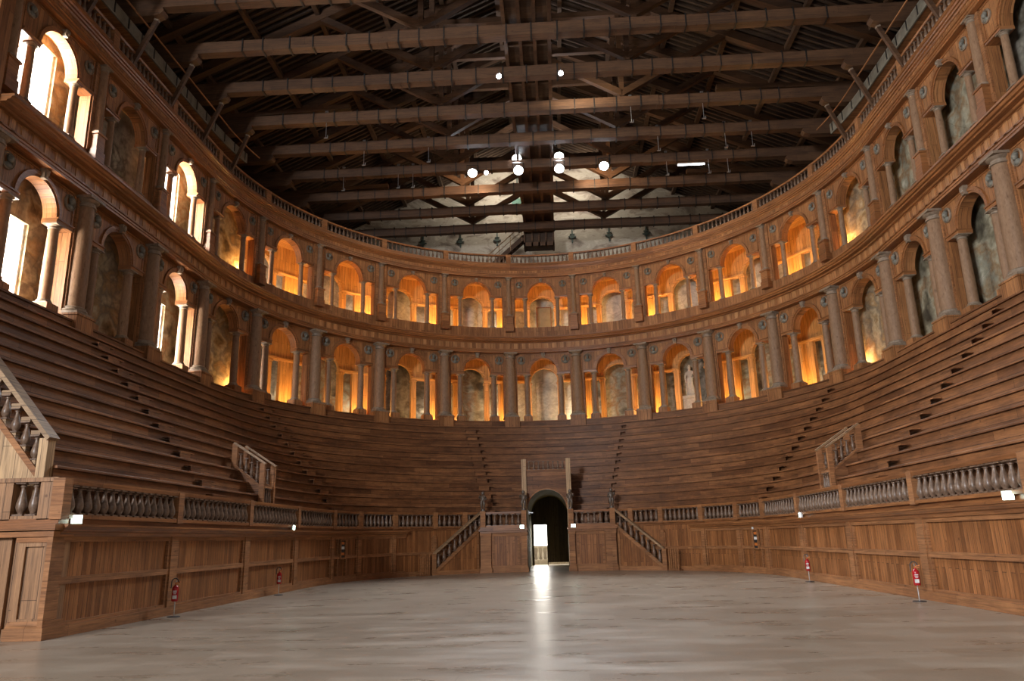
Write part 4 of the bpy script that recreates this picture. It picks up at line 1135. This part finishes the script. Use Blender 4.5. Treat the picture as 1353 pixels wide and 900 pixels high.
# hanging hooks
HK = [(-8.6, 4.5), (-7.4, 7.2), (-6.6, 7.2), (-9.7, 1.7), (-5.3, 4.5), (4.6, 1.7), (6.2, 4.5), (9.5, 4.5), (10.8, 4.5), (7.0, 7.2), (9.2, 7.2), (10.2, 7.2), (-10.4, 7.2), (7.9, 1.7)]
for k, (x, y) in enumerate(HK):
    row = 'nearest' if y < 2 else ('middle' if y < 6 else 'farthest')
    same = sorted(q for q, yy in HK if yy == y)
    t = thing('hanging_hook', 'thin steel hook rod hanging from the %s lamp-lit tie beam, %s hook from the left' % (row, ORD[same.index(x)]), 'hook', (x, y - .26, 21.3), 0, 'hook rods on the tie beams')
    MB().lathe([(.014, -1.25), (.014, .15)], 8).build('rod', M['steel'], t)
    m = MB(); m.bar((-.09, 0, -1.25), (.09, 0, -1.25), .04); m.bar((.08, 0, -1.25), (.08, 0, -1.12), .03); m.build('hook', M['steel'], t)
    m = MB(); m.bar((-.07, 0, .12), (.07, 0, .12), .08); m.build('clamp', M['steel'], t)

# ------------------------------------------------------------------ small things in the arena
for k, (s, x, lb) in enumerate(((-38.75, None, 'on the left parapet ledge beside the end pier'), (-26.1, None, 'on the left parapet ledge farther down'), (25.9, None, 'on the right parapet ledge farther down'), (38.5, None, 'on the right parapet ledge nearest the camera'), (None, -1.28, 'on the ledge just left of the portal'), (None, 1.28, 'on the ledge just right of the portal'))):
    if s is not None: loc, rz = P(s, DP - .13, 2.10), phi(s)
    else: loc, rz = Vector((x, YP - .1, 2.10)), 0
    if s is not None and abs(s) > 30: rz = phi(s) * .45
    t = thing('exit_sign', 'small glowing white-green emergency sign ' + lb, 'sign', loc, rz, 'emergency signs on the ledges')
    MB().box(-.10, .10, -.025, .045, 0, .17, 1e9).build('case', M['white'], t)
    MB().box(-.092, .092, -.032, -.024, .01, .16, 1e9).build('lit_face', M['sign'], t)

EXT = [(-8.72, -11.4, 'nearest on the left'), (-8.76, -4.3, 'farther away on the left'), (8.76, -3.2, 'farther away on the right'), (8.72, -11.15, 'nearest on the right')]
HOSE = None
for k, (x, y, lb) in enumerate(EXT):
    t = thing('fire_extinguisher', 'red fire extinguisher on a slim floor stand, ' + lb, 'fire extinguisher', (x, y, 0), math.radians(-20 if x > 0 else 20), 'fire extinguishers on floor stands')
    if k == 0:
        e = {}
        e['base_plate'] = (MB().lathe([(.0, 0), (.15, 0), (.15, .012), (.13, .02), (0, .022)], 20).mesh('base_plate', M['black'], smooth=True))
        e['pole'] = MB().lathe([(.013, .02), (.013, .84)], 10).mesh('pole', M['steel'], smooth=True)
        e['cylinder'] = MB().lathe([(.0, .36), (.06, .36), (.075, .38), (.075, .64), (.068, .68), (.04, .71), (.028, .72), (.028, .74), (0, .74)], 18, cy=-.09).mesh('cylinder', M['red'], smooth=True)
        m = MB(); m.lathe([(.077, .43), (.077, .50)], 18, cy=-.09); e['label_band'] = MB().box(-.045, .045, -.168, -.16, .42, .50, 1e9).box(-.04, .04, -.168, -.16, .56, .575, 1e9).box(-.04, .04, -.168, -.16, .59, .605, 1e9).box(-.03, .03, -.168, -.16, .53, .54, 1e9).mesh('label_patch', M['white'])
        m = MB(); m.lathe([(.02, .74), (.02, .78)], 10, cy=-.09); m.bar((0, -.09, .78), (.10, -.12, .80), .025, .02); m.bar((0, -.09, .765), (.09, -.12, .745), .02, .015)
        e['valve'] = m.mesh('valve', M['orange'])
        m = MB(); pts = []
        for q in range(13):
            a = PI * (-.1 + 1.15 * q / 12); pts.append(Vector((-.02 + .075 * math.cos(a), -.09, .80 + .085 * math.sin(a))))
        pts.append(Vector((-.10, -.10, .66)))
        for p, q in zip(pts, pts[1:]): m.bar(p, q, .022, .022, (0, 1, 0))
        e['hose'] = m.mesh('hose', M['black'])
        e['hook'] = MB().bar((0, 0, .70), (0, -.09, .70), .02).bar((0, 0, .42), (0, -.09, .42), .02).mesh('holder', M['steel'])
    for nm in e: link(e[nm].name.split('.')[0], e[nm], t)
o = MB().bx(0, 0, 0, .1, .05, .3).build('plastic_strip', M['blue']); o.location = P(-14.4, DP + .2, 2.75)
tag(o, 'narrow blue strip standing behind the balustrade left of the stairs', 'strip')

# ------------------------------------------------------------------ light
def area(name, loc, direction, sx, sy, e, col):
    L = bpy.data.lights.new(name, 'AREA'); L.shape = 'RECTANGLE'; L.size = sx; L.size_y = sy; L.energy = e; L.color = col
    o = link(name, L); o.location = loc; o.rotation_euler = Vector(direction).to_track_quat('-Z', 'Z').to_euler(); return o
# daylight from the tall stage windows behind the viewer
for y in (-44.5, -40.0):
    area('stage_window_left', (-16.5, y, 12.0), (1, .75, .02), 4, 8, 7800, (.94, .96, 1.0))
    area('stage_window_right', (16.5, y, 12.0), (-1, .75, .02), 4, 8, 250, (.95, .97, 1.0))
# warm lamps hidden behind the piers
for up in (False, True):
    for q in range(-5, 5):
        s = (q + .5) * BAY
        L = bpy.data.lights.new('gallery_lamp', 'POINT'); L.energy = 115 if not up else 135; L.color = (1.0, .56, .17); L.shadow_soft_size = .12
        lo = link('gallery_lamp', L); lo.location = P(s, 1.15, 8.85 if not up else 14.8) if abs(q + .5) < 4 else P(s * 1.015, .76, 8.85 if not up else 14.8)
    for q in range(-4, 5):
        s = q * BAY
        L = bpy.data.lights.new('gallery_wall_fill', 'POINT'); L.energy = (60 if q in (0, -1) else 24) if not up else 17; L.color = (1.0, .88, .68); L.shadow_soft_size = .15  # added fill for the wall paintings, no lamp hangs here
        lo = link('gallery_wall_fill', L); lo.location = P(s + 1.85, 2.75, 9.3 if not up else 15.0)
# daylight through the far door
area('door_daylight', (-.6, 19.6, 1.6), (.05, -1, -.35), 1.2, 2.2, 60, (1.0, .95, .85))

w = bpy.data.worlds.new('World'); sc.world = w; w.use_nodes = True
bg = w.node_tree.nodes['Background']; bg.inputs[0].default_value = (.75, .82, 1.0, 1); bg.inputs[1].default_value = 0.12

# ------------------------------------------------------------------ camera
F_PX, PITCH, YAW, ROLL = 998.3, 0.2568, -0.0521, -0.0242
cp, sp = math.cos(PITCH), math.sin(PITCH); c, s_ = math.cos(YAW), math.sin(YAW)
Fv = Vector((s_ * cp, c * cp, sp)); Rt = Vector((c, -s_, 0)); U = Rt.cross(Fv)
r = Rt * math.cos(ROLL) + U * math.sin(ROLL); u = -Rt * math.sin(ROLL) + U * math.cos(ROLL)
cam = bpy.data.cameras.new('camera'); cam.sensor_width = 36; cam.sensor_fit = 'HORIZONTAL'; cam.lens = F_PX * 36 / 1353
cam.clip_end = 300
co = link('camera', cam)
co.matrix_world = Matrix(((r.x, u.x, -Fv.x, .4737), (r.y, u.y, -Fv.y, -29.9666), (r.z, u.z, -Fv.z, 1.6108), (0, 0, 0, 1)))
sc.camera = co
sc.view_settings.view_transform = 'Standard'; sc.view_settings.look = 'None'; sc.view_settings.gamma = 1.0
sc.view_settings.use_curve_mapping = False
sc.view_settings.exposure = 0.5
sc.cycles.max_bounces = 8; sc.cycles.diffuse_bounces = 4; sc.cycles.glossy_bounces = 3
sc.cycles.sample_clamp_indirect = 6.0
